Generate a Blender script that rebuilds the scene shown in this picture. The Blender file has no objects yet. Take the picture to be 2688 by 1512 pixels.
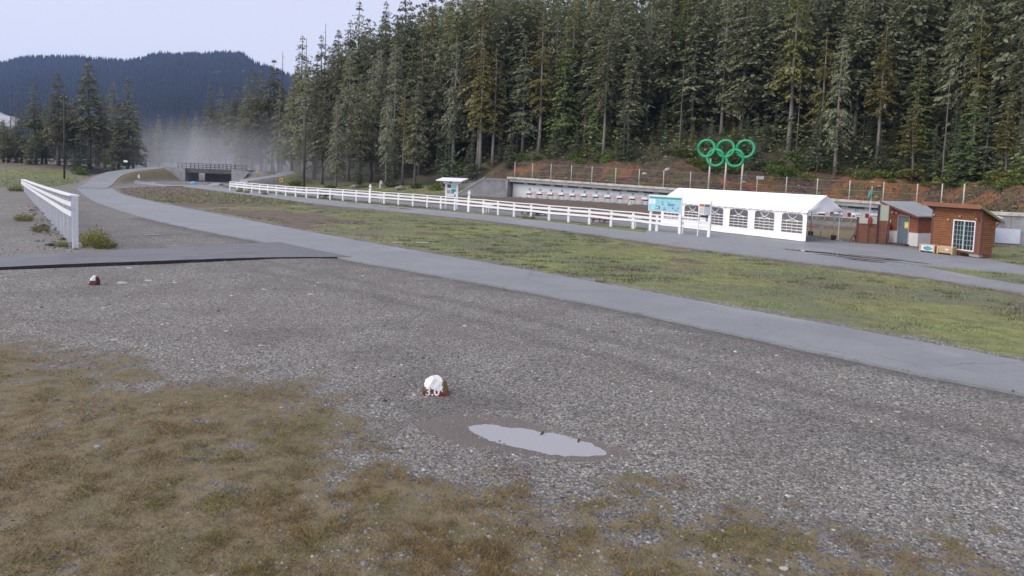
import bpy, math, random
import numpy as np
from mathutils import Matrix, Vector, noise as mnoise

random.seed(7)
rng = np.random.default_rng(11)
R = math.radians
sc = bpy.context.scene
COL = sc.collection

# ------------------------------------------------------------------ camera, sky, sun, exposure
cam_d = bpy.data.cameras.new('camera')
cam_d.sensor_width = 36.0
cam_d.lens = 24.107
cam_d.shift_y = -0.0692
cam_d.clip_start = 0.1
cam_d.clip_end = 9000.0
cam = bpy.data.objects.new('camera', cam_d)
COL.objects.link(cam)
cam.matrix_world = Matrix.Translation((0, 0, 4.6)) @ Matrix.Rotation(R(90 - 3.8), 4, 'X') @ Matrix.Rotation(R(2.1), 4, 'Z')
sc.camera = cam

SUN_EL, SUN_AZ = 38.0, -115.0          # azimuth measured from +Y towards +X
world = bpy.data.worlds.new('World')
sc.world = world
world.use_nodes = True
wn = world.node_tree
wn.nodes.clear()
w_out = wn.nodes.new('ShaderNodeOutputWorld')
w_bg = wn.nodes.new('ShaderNodeBackground')
w_sky = wn.nodes.new('ShaderNodeTexSky')
w_sky.sky_type = 'NISHITA'
w_sky.sun_disc = False
w_sky.sun_elevation = R(SUN_EL)
w_sky.sun_rotation = R(SUN_AZ)
w_sky.altitude = 850
w_sky.air_density = 1.0
w_sky.dust_density = 2.0
w_mix = wn.nodes.new('ShaderNodeMix')
w_mix.data_type = 'RGBA'
w_mix.inputs[0].default_value = 0.82   # thin even cloud veil over the blue
w_mix.inputs[7].default_value = (4.0, 3.95, 4.65, 1)
wn.links.new(w_sky.outputs[0], w_mix.inputs[6])
wn.links.new(w_mix.outputs[2], w_bg.inputs[0])
w_bg.inputs[1].default_value = 0.1
wn.links.new(w_bg.outputs[0], w_out.inputs[0])

sun_d = bpy.data.lights.new('sun', 'SUN')
sun_d.energy = 1.5
sun_d.angle = R(60)
sun_d.color = (1.0, 0.93, 0.83)
sun = bpy.data.objects.new('sun', sun_d)
COL.objects.link(sun)
_sd = Vector((math.sin(R(SUN_AZ)) * math.cos(R(SUN_EL)), math.cos(R(SUN_AZ)) * math.cos(R(SUN_EL)), math.sin(R(SUN_EL))))
sun.rotation_euler = _sd.to_track_quat('Z', 'Y').to_euler()
sun.location = (0, 0, 60)

sc.view_settings.view_transform = 'Standard'
sc.view_settings.look = 'None'
sc.view_settings.exposure = 1.1
sc.view_settings.gamma = 1.0
sc.cycles.use_denoising = True
sc.cycles.max_bounces = 6
sc.cycles.transparent_max_bounces = 12
sc.cycles.volume_bounces = 1
HAZE_D = 0.00011         # per metre, even
MIST_D = 0.024

# ------------------------------------------------------------------ object helpers
def tag(o, label=None, cat=None, group=None, kind=None):
    if label: o['label'] = label
    if cat: o['category'] = cat
    if group: o['group'] = group
    if kind: o['kind'] = kind
    return o

def link(name, me, parent=None, loc=(0, 0, 0), rotz=0.0, scale=None):
    o = bpy.data.objects.new(name, me)
    COL.objects.link(o)
    o.location = loc
    o.rotation_euler = (0, 0, rotz)
    if scale is not None:
        o.scale = scale if hasattr(scale, '__len__') else (scale,) * 3
    if parent: o.parent = parent
    return o

def thing(name, label, cat, loc=(0, 0, 0), rotz=0.0, group=None, scale=None):
    return tag(link(name, None, None, loc, rotz, scale), label, cat, group)

def copy_tree(o, parent=None):
    c = o.copy()
    COL.objects.link(c)
    c.parent = parent
    for ch in list(o.children):
        copy_tree(ch, c)
    return c

class MB:
    def __init__(s):
        s.v, s.f, s.m = [], [], []
    def add(s, vs, fs, mi=0):
        b = len(s.v)
        s.v += [tuple(p) for p in vs]
        s.f += [tuple(i + b for i in f) for f in fs]
        s.m += [mi] * len(fs)
        return s
    def box(s, x0, x1, y0, y1, z0, z1, mi=0):
        vs = [(x0, y0, z0), (x1, y0, z0), (x1, y1, z0), (x0, y1, z0), (x0, y0, z1), (x1, y0, z1), (x1, y1, z1), (x0, y1, z1)]
        return s.add(vs, [(3, 2, 1, 0), (4, 5, 6, 7), (0, 1, 5, 4), (1, 2, 6, 5), (2, 3, 7, 6), (3, 0, 4, 7)], mi)
    def bar(s, a, b, w, h, mi=0):
        """board from a to b, width w across, height h"""
        a, b = Vector(a), Vector(b)
        d = (b - a).normalized()
        up = Vector((0, 0, 1)) if abs(d.z) < 0.95 else Vector((0, 1, 0))
        sx = d.cross(up).normalized() * w / 2
        sz = sx.cross(d).normalized() * h / 2
        vs = [a - sx - sz, a + sx - sz, a + sx + sz, a - sx + sz, b - sx - sz, b + sx - sz, b + sx + sz, b - sx + sz]
        return s.add(vs, [(0, 1, 2, 3), (7, 6, 5, 4), (0, 4, 5, 1), (1, 5, 6, 2), (2, 6, 7, 3), (3, 7, 4, 0)], mi)
    def prism(s, pts, axis, a0, a1, mi=0):
        """polygon pts in the plane across axis, extruded from a0 to a1"""
        def mk(p, a):
            return {'x': (a, p[0], p[1]), 'y': (p[0], a, p[1]), 'z': (p[0], p[1], a)}[axis]
        n = len(pts)
        vs = [mk(p, a0) for p in pts] + [mk(p, a1) for p in pts]
        fs = [tuple(range(n)), tuple(range(2 * n - 1, n - 1, -1))]
        fs += [(i, i + n, (i + 1) % n + n, (i + 1) % n) for i in range(n)]
        return s.add(vs, fs, mi)
    def tube(s, path, rad, n=8, mi=0):
        path = [Vector(p) for p in path]
        rads = rad if hasattr(rad, '__len__') else [rad] * len(path)
        b = len(s.v)
        for i, p in enumerate(path):
            d = (path[min(i + 1, len(path) - 1)] - path[max(i - 1, 0)]).normalized()
            u = d.cross(Vector((0.31, 0.95, 0.05)) if abs(d.y) < 0.9 else Vector((1, 0, 0))).normalized()
            w = d.cross(u)
            for k in range(n):
                a = 2 * math.pi * k / n
                s.v.append(tuple(p + (u * math.cos(a) + w * math.sin(a)) * rads[i]))
        for i in range(len(path) - 1):
            for k in range(n):
                k2 = (k + 1) % n
                s.f.append((b + i * n + k, b + i * n + k2, b + (i + 1) * n + k2, b + (i + 1) * n + k))
                s.m.append(mi)
        e = b + (len(path) - 1) * n
        s.f += [tuple(b + k for k in reversed(range(n))), tuple(e + k for k in range(n))]
        s.m += [mi, mi]
        return s
    def mesh(s, name, mats, smooth=False):
        me = bpy.data.meshes.new(name)
        me.from_pydata(s.v, [], s.f)
        for m in (mats if isinstance(mats, (list, tuple)) else [mats]):
            me.materials.append(m)
        me.polygons.foreach_set('material_index', s.m)
        if smooth: me.polygons.foreach_set('use_smooth', [True] * len(s.f))
        me.update()
        return me
    def build(s, name, mats, parent=None, loc=(0, 0, 0), rotz=0.0, smooth=False):
        return link(name, s.mesh(name, mats, smooth), parent, loc, rotz)

def box(name, mat, parent, *b):
    return MB().box(*b).build(name, mat, parent)

def fast_mesh(name, V, T, mat, cols=None, smooth=False):
    """triangle mesh from arrays; cols = {attribute: (n,4)}"""
    V = np.asarray(V, np.float32).reshape(-1, 3)
    T = np.asarray(T, np.int32).reshape(-1, 3)
    me = bpy.data.meshes.new(name)
    me.vertices.add(len(V))
    me.vertices.foreach_set('co', V.ravel())
    me.loops.add(T.size)
    me.loops.foreach_set('vertex_index', T.ravel())
    me.polygons.add(len(T))
    me.polygons.foreach_set('loop_start', np.arange(0, T.size, 3, dtype=np.int32))
    me.polygons.foreach_set('use_smooth', np.full(len(T), smooth, bool))
    me.materials.append(mat)
    for k, c in (cols or {}).items():
        a = me.attributes.new(k, 'FLOAT_COLOR', 'POINT')
        a.data.foreach_set('color', np.asarray(c, np.float32).ravel())
    me.update(calc_edges=True)
    return me

# ------------------------------------------------------------------ numpy noise
def _hash(ix, iy, seed):
    h = (ix.astype(np.int64) * 374761393 + iy.astype(np.int64) * 668265263 + seed * 1442695041) & 0xffffffff
    h = ((h ^ (h >> 13)) * 1274126177) & 0xffffffff
    return ((h ^ (h >> 16)) & 0xffff) / 65535.0

def vn(x, y, seed=0):
    ix, iy = np.floor(x), np.floor(y)
    fx, fy = x - ix, y - iy
    fx, fy = fx * fx * (3 - 2 * fx), fy * fy * (3 - 2 * fy)
    a, b = _hash(ix, iy, seed), _hash(ix + 1, iy, seed)
    c, d = _hash(ix, iy + 1, seed), _hash(ix + 1, iy + 1, seed)
    return (a * (1 - fx) + b * fx) * (1 - fy) + (c * (1 - fx) + d * fx) * fy

def fbm(x, y, seed=0, octs=4):
    s, a, t = 0, 1.0, 0
    for k in range(octs):
        s = s + a * vn(x * 2 ** k + 17.3 * k, y * 2 ** k + 5.1 * k, seed + k)
        t += a
        a *= 0.55
    return s / t

def sst(a, b, x):
    t = np.clip((x - a) / (b - a), 0, 1)
    return t * t * (3 - 2 * t)

def seg_dist(x, y, P):
    """distance to polyline, index and parameter of the nearest segment"""
    best = np.full(x.shape, 1e9)
    bi = np.zeros(x.shape, int)
    bt = np.zeros(x.shape)
    for i in range(len(P) - 1):
        ax, ay, bx_, by_ = P[i][0], P[i][1], P[i + 1][0], P[i + 1][1]
        dx, dy = bx_ - ax, by_ - ay
        t = np.clip(((x - ax) * dx + (y - ay) * dy) / (dx * dx + dy * dy), 0, 1)
        d = np.hypot(x - ax - t * dx, y - ay - t * dy)
        m = d < best
        best[m], bi[m], bt[m] = d[m], i, t[m]
    return best, bi, bt

def sd_poly(x, y, P):
    """signed distance to a polygon, positive inside"""
    Q = list(P) + [P[0]]
    d, _, _ = seg_dist(x, y, Q)
    ins = np.zeros(x.shape, bool)
    for i in range(len(Q) - 1):
        x0, y0, x1, y1 = *Q[i][:2], *Q[i + 1][:2]
        if y0 == y1: continue
        ins ^= ((y0 > y) != (y1 > y)) & (x < (x1 - x0) * (y - y0) / (y1 - y0) + x0)
    return np.where(ins, d, -d)

# ------------------------------------------------------------------ materials
def nodes(m):
    m.use_nodes = True
    nt = m.node_tree
    nt.nodes.clear()
    out = nt.nodes.new('ShaderNodeOutputMaterial')
    bs = nt.nodes.new('ShaderNodeBsdfPrincipled')
    nt.links.new(bs.outputs[0], out.inputs[0])
    return nt, bs, out

class NT:
    """small node-graph helper"""
    def __init__(s, name):
        s.mat = bpy.data.materials.new(name)
        s.nt, s.bs, s.out = nodes(s.mat)
        s._pos = None
    def n(s, t, **kw):
        nd = s.nt.nodes.new(t)
        for k, v in kw.items(): setattr(nd, k, v)
        return nd
    def put(s, sock, v):
        if v is None: return
        if hasattr(v, 'is_output'): s.nt.links.new(v, sock)
        else:
            if sock.type == 'RGBA' and len(v) == 3: v = (*v, 1)
            sock.default_value = v
    def pos(s, obj=False):
        if obj: return s.n('ShaderNodeTexCoord').outputs['Object']
        if s._pos is None: s._pos = s.n('ShaderNodeNewGeometry').outputs['Position']
        return s._pos
    def map(s, v, scale):
        m = s.n('ShaderNodeMapping')
        s.put(m.inputs[0], v)
        m.inputs[3].default_value = scale
        return m.outputs[0]
    def noise(s, scale, detail=4, vec=None, rough=0.55, dist=0.0):
        t = s.n('ShaderNodeTexNoise')
        s.put(t.inputs['Vector'], vec if vec is not None else s.pos())
        t.inputs['Scale'].default_value = scale
        t.inputs['Detail'].default_value = detail
        t.inputs['Roughness'].default_value = rough
        t.inputs['Distortion'].default_value = dist
        return t.outputs['Fac']
    def voro(s, scale, vec=None, feat='F1'):
        t = s.n('ShaderNodeTexVoronoi', feature=feat)
        s.put(t.inputs['Vector'], vec if vec is not None else s.pos())
        t.inputs['Scale'].default_value = scale
        return t
    def math(s, op, a, b=None, c=None, clamp=False):
        t = s.n('ShaderNodeMath', operation=op, use_clamp=clamp)
        for i, v in enumerate((a, b, c)):
            if v is not None: s.put(t.inputs[i], v)
        return t.outputs[0]
    def ss(s, v, a, b, lo=0.0, hi=1.0):
        t = s.n('ShaderNodeMapRange', interpolation_type='SMOOTHSTEP')
        s.put(t.inputs[0], v)
        for i, q in zip((1, 2, 3, 4), (a, b, lo, hi)): t.inputs[i].default_value = q
        return t.outputs[0]
    def mix(s, f, a, b, mode='MIX'):
        t = s.n('ShaderNodeMix', data_type='RGBA', blend_type=mode)
        s.put(t.inputs[0], f); s.put(t.inputs[6], a); s.put(t.inputs[7], b)
        return t.outputs[2]
    def ramp(s, f, stops):
        t = s.n('ShaderNodeValToRGB')
        s.put(t.inputs[0], f)
        e = t.color_ramp.elements
        while len(e) < len(stops): e.new(0.5)
        for el, (p, c) in zip(e, stops):
            el.position = p
            el.color = (*c, 1) if len(c) == 3 else c
        return t.outputs[0]
    def n_x(s):
        t = s.n('ShaderNodeSeparateXYZ')
        s.nt.links.new(s.pos(), t.inputs[0])
        return t.outputs[0]
    def attr(s, name):
        t = s.n('ShaderNodeAttribute', attribute_name=name)
        q = s.n('ShaderNodeSeparateColor')
        s.nt.links.new(t.outputs['Color'], q.inputs[0])
        return t.outputs['Color'], q.outputs[0], q.outputs[1], q.outputs[2], t.outputs['Alpha']
    def bump(s, h, strength=0.5, dist=0.02):
        t = s.n('ShaderNodeBump')
        t.inputs['Strength'].default_value = strength
        t.inputs['Distance'].default_value = dist
        s.put(t.inputs['Height'], h)
        s.put(s.bs.inputs['Normal'], t.outputs[0])
    def done(s, col=None, rough=None, spec=None, metal=None):
        s.put(s.bs.inputs['Base Color'], col)
        s.put(s.bs.inputs['Roughness'], rough)
        if spec is not None: s.put(s.bs.inputs['Specular IOR Level'], spec)
        if metal is not None: s.put(s.bs.inputs['Metallic'], metal)
        return s.mat

_mats = {}
def plain(name, c, rough=0.6, var=0.18, scale=3.0, bump=0.15, spec=0.4, dirt=None, metal=0.0, stretch=(1, 1, 1)):
    """painted, wooden, concrete or plastic surface with uneven colour, fine relief and optional dirt"""
    if name in _mats: return _mats[name]
    g = NT(name)
    p = g.map(g.pos(), stretch)
    n1 = g.noise(scale, 5, p)
    n2 = g.noise(scale * 9, 4, p)
    f = g.math('ADD', g.math('MULTIPLY', n1, 0.65), g.math('MULTIPLY', n2, 0.35))
    col = g.mix(g.ss(f, 0.3, 0.7), tuple(x * (1 - var) for x in c), tuple(min(x * (1 + var), 0.95) for x in c))
    if dirt:
        col = g.mix(g.ss(g.noise(scale * 1.7, 6, p, 0.65), 0.52, 0.78), col, dirt)
    if bump: g.bump(n2, bump, 0.01)
    _mats[name] = g.done(col, rough, spec, metal)
    return _mats[name]

def gravel_mat():
    g = NT('ground_cover')
    _, moss, field, soil, mud = g.attr('cover')
    _, bank, forest, tan, dark = g.attr('cover2')
    P = g.pos()
    # gravel: small angular stones
    w = g.noise(9, 3)
    v1 = g.voro(24)
    v2 = g.voro(50)
    s1 = g.n('ShaderNodeSeparateColor'); g.nt.links.new(v1.outputs['Color'], s1.inputs[0])
    s2 = g.n('ShaderNodeSeparateColor'); g.nt.links.new(v2.outputs['Color'], s2.inputs[0])
    tone = g.math('ADD', g.math('MULTIPLY', s1.outputs[0], 0.6), g.math('MULTIPLY', s2.outputs[1], 0.4))
    gcol = g.ramp(tone, [(0.0, (0.034, 0.032, 0.030)), (0.33, (0.104, 0.099, 0.093)), (0.60, (0.19, 0.182, 0.171)), (0.82, (0.31, 0.297, 0.275)), (1.0, (0.50, 0.478, 0.44))])
    big = g.noise(0.35, 5, None, 0.6)
    gcol = g.mix(g.ss(big, 0.40, 0.70, 0.0, 0.6), gcol, g.mix(tone, (0.075, 0.067, 0.062), (0.17, 0.155, 0.145)))
    gcol = g.mix(g.math('MULTIPLY', dark, 0.7), gcol, g.mix(tone, (0.035, 0.033, 0.033), (0.115, 0.11, 0.108)))
    # moss and thin dry turf near the viewer
    m1, m2, m3 = g.noise(1.1, 6, None, 0.65), g.noise(5.5, 5, None, 0.6), g.noise(26, 4)
    mcol = g.ramp(m2, [(0.28, (0.055, 0.046, 0.036)), (0.42, (0.11, 0.086, 0.052)), (0.56, (0.17, 0.132, 0.074)), (0.72, (0.135, 0.124, 0.064))])
    mcol = g.mix(g.ss(m1, 0.46, 0.66, 0.0, 0.6), mcol, g.mix(m3, (0.05, 0.055, 0.024), (0.135, 0.125, 0.06)))
    mcol = g.mix(g.ss(m3, 0.35, 0.75), mcol, g.mix(0.5, mcol, (0.17, 0.135, 0.08)))
    mm = g.math('ADD', moss, g.math('MULTIPLY', g.math('SUBTRACT', g.math('ADD', g.math('MULTIPLY', m2, 0.6), g.math('MULTIPLY', m1, 0.4)), 0.5), 2.8))
    col = g.mix(g.ss(mm, 0.36, 0.62), gcol, mcol)
    # mown field grass
    f1, f2, f3 = g.noise(0.16, 4, None, 0.6), g.noise(1.3, 5, g.map(P, (1, 1, 1)), 0.65), g.noise(11, 4)
    fcol = g.mix(g.ss(f2, 0.34, 0.66), (0.12, 0.132, 0.048), (0.225, 0.23, 0.095))
    fcol = g.mix(g.ss(f1, 0.44, 0.62), fcol, g.mix(f3, (0.09, 0.105, 0.065), (0.155, 0.165, 0.105)))
    fcol = g.mix(g.ss(f3, 0.5, 0.8), fcol, (0.19, 0.18, 0.09))
    fm = g.math('ADD', field, g.math('MULTIPLY', g.math('SUBTRACT', g.math('ADD', g.math('MULTIPLY', f2, 0.7), g.math('MULTIPLY', f3, 0.3)), 0.5), 1.1))
    # bare reddish soil
    so1 = g.noise(0.9, 5, None, 0.65)
    scol = g.mix(g.ss(so1, 0.35, 0.65), (0.085, 0.06, 0.048), (0.16, 0.118, 0.092))
    scol = g.mix(g.ss(f3, 0.45, 0.8), scol, g.mix(tone, (0.08, 0.07, 0.065), (0.24, 0.21, 0.19)))
    col = g.mix(g.ss(fm, 0.32, 0.58), col, fcol)
    sm = g.math('ADD', soil, g.math('MULTIPLY', g.math('SUBTRACT', so1, 0.5), 1.3))
    col = g.mix(g.ss(sm, 0.38, 0.66), col, scol)
    # dry tan grass
    col = g.mix(g.ss(g.math('ADD', tan, g.math('MULTIPLY', g.math('SUBTRACT', f2, 0.5), 0.9)), 0.4, 0.65), col,
                g.mix(f3, (0.12, 0.095, 0.05), (0.22, 0.18, 0.09)))
    # cut bank: orange and brown earth, stones, thin grass
    b1, b2 = g.noise(0.22, 5, None, 0.6, 0.6), g.noise(1.6, 5, None, 0.7)
    bcol = g.mix(g.ss(b2, 0.36, 0.64), (0.034, 0.022, 0.019), (0.10, 0.064, 0.05))
    bcol = g.mix(g.ss(g.math('ADD', b1, g.ss(g.n_x(), 22, 60, 0.0, 0.12)), 0.53, 0.66, 0.0, 0.9), bcol, g.mix(b2, (0.11, 0.042, 0.018), (0.28, 0.125, 0.05)))
    bcol = g.mix(g.ss(g.noise(0.5, 4), 0.47, 0.60, 0.0, 0.8), bcol, g.mix(b2, (0.04, 0.045, 0.018), (0.11, 0.10, 0.045)))
    col = g.mix(g.ss(g.math('ADD', bank, g.math('MULTIPLY', g.math('SUBTRACT', b2, 0.5), 0.4)), 0.4, 0.6), col, bcol)
    focol = g.mix(b2, (0.05, 0.052, 0.032), (0.12, 0.105, 0.07))
    col = g.mix(forest, col, focol)
    # silt round the puddle
    mc = g.mix(m3, (0.105, 0.088, 0.078), (0.17, 0.148, 0.135))
    col = g.mix(g.ss(g.math('ADD', mud, g.math('MULTIPLY', g.math('SUBTRACT', g.math('ADD', g.math('MULTIPLY', m2, 0.5), g.math('MULTIPLY', m3, 0.5)), 0.5), 1.6)), 0.35, 0.8), col, mc)
    h = g.math('ADD', g.math('MULTIPLY', v1.outputs['Distance'], -0.8), g.math('MULTIPLY', m3, 0.5))
    g.bump(h, 0.55, 0.03)
    ro = g.math('SUBTRACT', 0.82, g.math('MULTIPLY', mud, 0.35))
    return g.done(col, ro, 0.35)

def asphalt_mat(name, lo, hi, rough, seed=0.0):
    g = NT(name)
    P = g.pos()
    sp = g.voro(110)
    s1 = g.n('ShaderNodeSeparateColor'); g.nt.links.new(sp.outputs['Color'], s1.inputs[0])
    n1 = g.noise(0.4, 5, None, 0.6)
    n2 = g.noise(3.0, 5, None, 0.65)
    col = g.mix(g.ss(g.math('ADD', g.math('MULTIPLY', n1, 0.6), g.math('MULTIPLY', n2, 0.4)), 0.35, 0.65), lo, hi)
    col = g.mix(0.35, col, g.mix(s1.outputs[0], tuple(x * 0.45 for x in lo), tuple(x * 1.7 for x in hi)))
    # hairline cracks and worn, paler lanes
    wv = g.n('ShaderNodeVectorMath', operation='ADD')
    nv_ = g.n('ShaderNodeTexNoise'); nv_.inputs['Scale'].default_value = 0.9; nv_.inputs['Detail'].default_value = 3
    g.nt.links.new(P, nv_.inputs['Vector'])
    g.nt.links.new(P, wv.inputs[0]); g.nt.links.new(nv_.outputs['Color'], wv.inputs[1])
    ck = g.voro(0.22, wv.outputs[0], 'DISTANCE_TO_EDGE')
    crack = g.math('MULTIPLY', g.ss(ck.outputs['Distance'], 0.0, 0.008, 1.0, 0.0), g.ss(g.noise(0.25, 3), 0.5, 0.6, 0.0, 0.5))
    col = g.mix(crack, col, tuple(x * 0.35 for x in lo))
    col = g.mix(g.ss(g.noise(0.13, 4, None, 0.6, 1.0), 0.55, 0.68, 0.0, 0.35), col, tuple(x * 1.45 for x in hi))
    col = g.mix(g.ss(g.noise(1.1, 4), 0.62, 0.75, 0.0, 0.3), col, tuple(x * 0.6 for x in lo))
    g.bump(g.math('ADD', g.math('MULTIPLY', s1.outputs[1], 0.4), g.noise(60, 2)), 0.35, 0.008)
    r = g.ss(n1, 0.35, 0.7, rough - 0.1, rough + 0.12)
    return g.done(col, r, 0.5)

def foliage_mat(name, dark, light, lichen, brown):
    """needles: light passes partly through the sprays"""
    g = NT(name)
    _, br, li, bw, _ = g.attr('tint')
    rnd = g.n('ShaderNodeObjectInfo').outputs['Random']
    col = g.mix(br, dark, light)
    hs = g.n('ShaderNodeHueSaturation')
    g.put(hs.inputs['Hue'], g.math('ADD', 0.475, g.math('MULTIPLY', rnd, 0.05)))
    g.put(hs.inputs['Value'], g.ss(g.math('FRACT', g.math('MULTIPLY', rnd, 7.13)), 0, 1, 0.75, 1.3))
    g.put(hs.inputs['Color'], col)
    col = g.mix(li, hs.outputs[0], lichen)
    col = g.mix(bw, col, brown)
    m = g.done(col, 0.8, 0.12)
    tr = g.n('ShaderNodeBsdfTranslucent')
    g.put(tr.inputs[0], g.mix(1.0, col, (1.0, 1.0, 0.85), 'MULTIPLY'))
    mx = g.n('ShaderNodeMixShader')
    mx.inputs[0].default_value = 0.3
    g.nt.links.new(g.bs.outputs[0], mx.inputs[1]); g.nt.links.new(tr.outputs[0], mx.inputs[2])
    g.nt.links.new(mx.outputs[0], g.out.inputs[0])
    return m

def tinted(name, rough=0.75, spec=0.3):
    g = NT(name)
    c, *_ = g.attr('tint')
    return g.done(c, rough, spec)

M_ground = gravel_mat()
M_asphalt = asphalt_mat('asphalt', (0.170, 0.178, 0.191), (0.222, 0.232, 0.247), 0.6)
M_asphalt_dark = asphalt_mat('fresh_asphalt', (0.09, 0.088, 0.094), (0.125, 0.122, 0.13), 0.45)
M_white = plain('white_paint', (0.74, 0.75, 0.77), 0.5, 0.06, 2.0, 0.1, dirt=(0.60, 0.61, 0.61))
M_white_board = plain('white_boards', (0.70, 0.71, 0.73), 0.55, 0.08, 1.5, 0.15, dirt=(0.52, 0.53, 0.52))
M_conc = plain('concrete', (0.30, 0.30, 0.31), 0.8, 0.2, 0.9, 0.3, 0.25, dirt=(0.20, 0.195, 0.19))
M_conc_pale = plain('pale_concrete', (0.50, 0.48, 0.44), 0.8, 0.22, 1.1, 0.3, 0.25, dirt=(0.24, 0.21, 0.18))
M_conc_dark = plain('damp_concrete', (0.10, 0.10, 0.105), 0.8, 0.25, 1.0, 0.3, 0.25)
M_grey_metal = plain('galvanised_metal', (0.34, 0.36, 0.37), 0.45, 0.12, 1.2, 0.08, 0.5, metal=0.3)
M_dark_metal = plain('dark_metal', (0.045, 0.045, 0.05), 0.5, 0.2, 2, 0.1)
M_pole_wood = plain('weathered_pole', (0.075, 0.066, 0.058), 0.85, 0.3, 1.5, 0.4, 0.2, stretch=(4, 4, 0.6))
M_post_steel = plain('pale_steel_post', (0.45, 0.43, 0.38), 0.6, 0.15, 2, 0.1)
M_black = plain('black_plastic', (0.018, 0.018, 0.02), 0.4, 0.2, 4, 0.1)

# ------------------------------------------------------------------ plan of the place (metres; viewer at 0,0)
ROAD_NEAR = [(-62.13, 97.34), (-52.5, 83.5), (-43.53, 70.77), (-30.78, 55.26), (-21.5, 45.78), (-15.1, 40.14), (-10.43, 36.17), (-8.28, 33.6), (-5.14, 31.1), (-1.34, 28.01), (3.12, 24.19), (6.31, 20.79), (8.77, 18.09), (10.7, 16.12), (11.72, 15.24), (16, 11.2), (21, 6.0)]
ROAD_FAR = [(-58.6, 100.3), (-49.57, 86.2), (-40.5, 75.4), (-33.2, 67.2), (-24.4, 58.0), (-16.92, 49.75), (-9.48, 42.2), (-3.95, 36.74), (0.32, 32.52), (3.71, 29.16), (7.62, 25.04), (10.57, 21.93), (12.87, 19.5), (13.85, 18.31), (18.6, 13.6), (24, 8.0)]
SIDE_TOP = [(-34, 18.5), (-22.29, 29.72), (-18.94, 32.97), (-14.93, 37.38), (-13.3, 39.2)]
SIDE_BOT = [(-31.5, 15.9), (-20.28, 27.04), (-15.49, 30.02), (-11.32, 33.21), (-8.0, 34.3)]
TRACK_LOW = [(-60.5, 121.5), (-56.84, 118.04), (-44.36, 104.18), (-33.0, 91.91), (-22.16, 79.2), (-11.87, 71.6), (-1.53, 62.7), (5.9, 53.58), (11.14, 46.2), (14.88, 41.8), (18.21, 38.3), (21.19, 35.2), (23.4, 30.25), (27, 22)]
TRACK_UP = [(-58.0, 128.0), (-52.5, 121.5), (-37.6, 104.7), (-25.2, 90.0), (-13.28, 80.2), (-1.72, 70.07), (6.7, 61.14), (11.09, 55.9), (15.03, 51.25), (19.0, 46.0), (23.99, 39.6), (24.2, 35.6), (25.3, 32.6), (30, 24)]
ISLAND = [(24.12, 40.71), (25.87, 40.4), (27.63, 39.93), (28.28, 37.53), (30.5, 31), (34, 24), (30.2, 24.2), (26.2, 31.8), (25.07, 33.2), (24.23, 34.6), (23.8, 36.63), (23.7, 38.97)]
HUT_GRASS = [(31.3, 44.9), (31.25, 43.01), (31.04, 41.23), (32.6, 34), (37, 25), (60, 20), (70, 50), (44, 55.4), (38.5, 57.5), (33.4, 56), (33.0, 47.3)]
PLAZA = [(11.0, 56.0), (15.03, 51.3), (18.4, 46.7), (24.0, 40.2), (28.4, 37.4), (30.7, 31), (34.2, 24), (37, 25), (32.6, 34), (31.04, 41.3), (31.2, 44.4), (30.9, 45.2), (29.6, 49.3), (28.9, 52.2), (26.5, 53.9), (26.0, 57.4), (25.5, 60.5), (14.5, 68.5), (12.5, 66.3), (12.05, 60.63)]
APRON = [(-58, 137), (-40, 119), (-25.41, 102.54), (-15.59, 93.2), (-1.97, 80.2), (4.48, 75.4), (8.61, 71.0), (12.79, 66.6), (14.5, 64.5), (12.05, 60.63), (7.82, 64.86), (4.05, 68.62), (-1.79, 73.6), (-14.27, 85.9), (-22.85, 92.9), (-36.5, 107.6), (-51, 124)]
FENCE_LINE = [(-44.59, 108.1), (-37.9, 101.8), (-31.45, 95.9), (-24.75, 90.9), (-18.15, 86.6), (-12.36, 82.6), (-8.47, 79.3), (-4.28, 75.0), (-0.08, 70.3), (3.88, 66.2), (7.97, 62.3), (9.94, 60.3), (11.77, 58.3), (13.72, 56.2), (15.63, 54.19)]
MOSS_EDGE = [(-40, 24), (-12.37, 16.46), (-9.52, 15.76), (-6.39, 14.0), (-4.24, 12.56), (-2.56, 11.73), (-1.09, 11.0), (0.22, 10.36), (1.38, 9.78), (2.46, 9.5), (3.91, 9.0), (5.4, 8.3), (7.5, 7.0), (9, 4), (9, -30), (-40, -30)]
MEADOW = [(-190, 190), (-150, 172), (-118, 152), (-99, 148), (-88, 139), (-76, 121), (-69.3, 107.84), (-66.15, 99.46), (-66, 92), (-90, 72), (-190, 60)]
PUD_C, PUD_D = (0.56, 11.62), (0.933, -0.36)

def lane(n, back=0.0):
    """point on the target line, back metres behind it"""
    return 2.8 + 1.84 * n + 0.54 * back, 122 - 1.18 * n + 0.842 * back

def can_z(n):
    return 3.48 - 0.0472 * n

TOE = [(-140, 235, 0.2, 0.8, 14, 0.03), (-78, 190, 0.4, 1.0, 12, 0.12), (-50, 165, 1.0, 1.2, 10, 0.36), (-28, 144, 1.2, 1.5, 10, 0.52), (-13, 132, 1.3, 2.4, 9, 0.55)]
TOE += [(*lane(n, 2.3), can_z(n) + 0.05, bh, 7.0, 0.52) for n, bh in ((-2.6, 3.0), (4, 3.6), (12, 3.5), (20, 3.1), (27.5, 2.9))]
TOE += [(48.5, 75, 2.3, 2.6, 6.5, 0.5), (42.6, 61.4, 2.6, 2.1, 6, 0.5), (60, 57.5, 2.6, 2.2, 6, 0.5), (130, 40, 2.6, 2.2, 6, 0.5)]
APPROACH = [(-60.6, 98.5, -0.3, 2.1), (-67.5, 112, 0.25, 2.3), (-73.2, 124, 1.15, 2.4), (-76.0, 133, 1.75, 2.4), (-77.0, 141, 2.2, 2.4), (-76.8, 150, 2.72, 2.6)]
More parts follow.
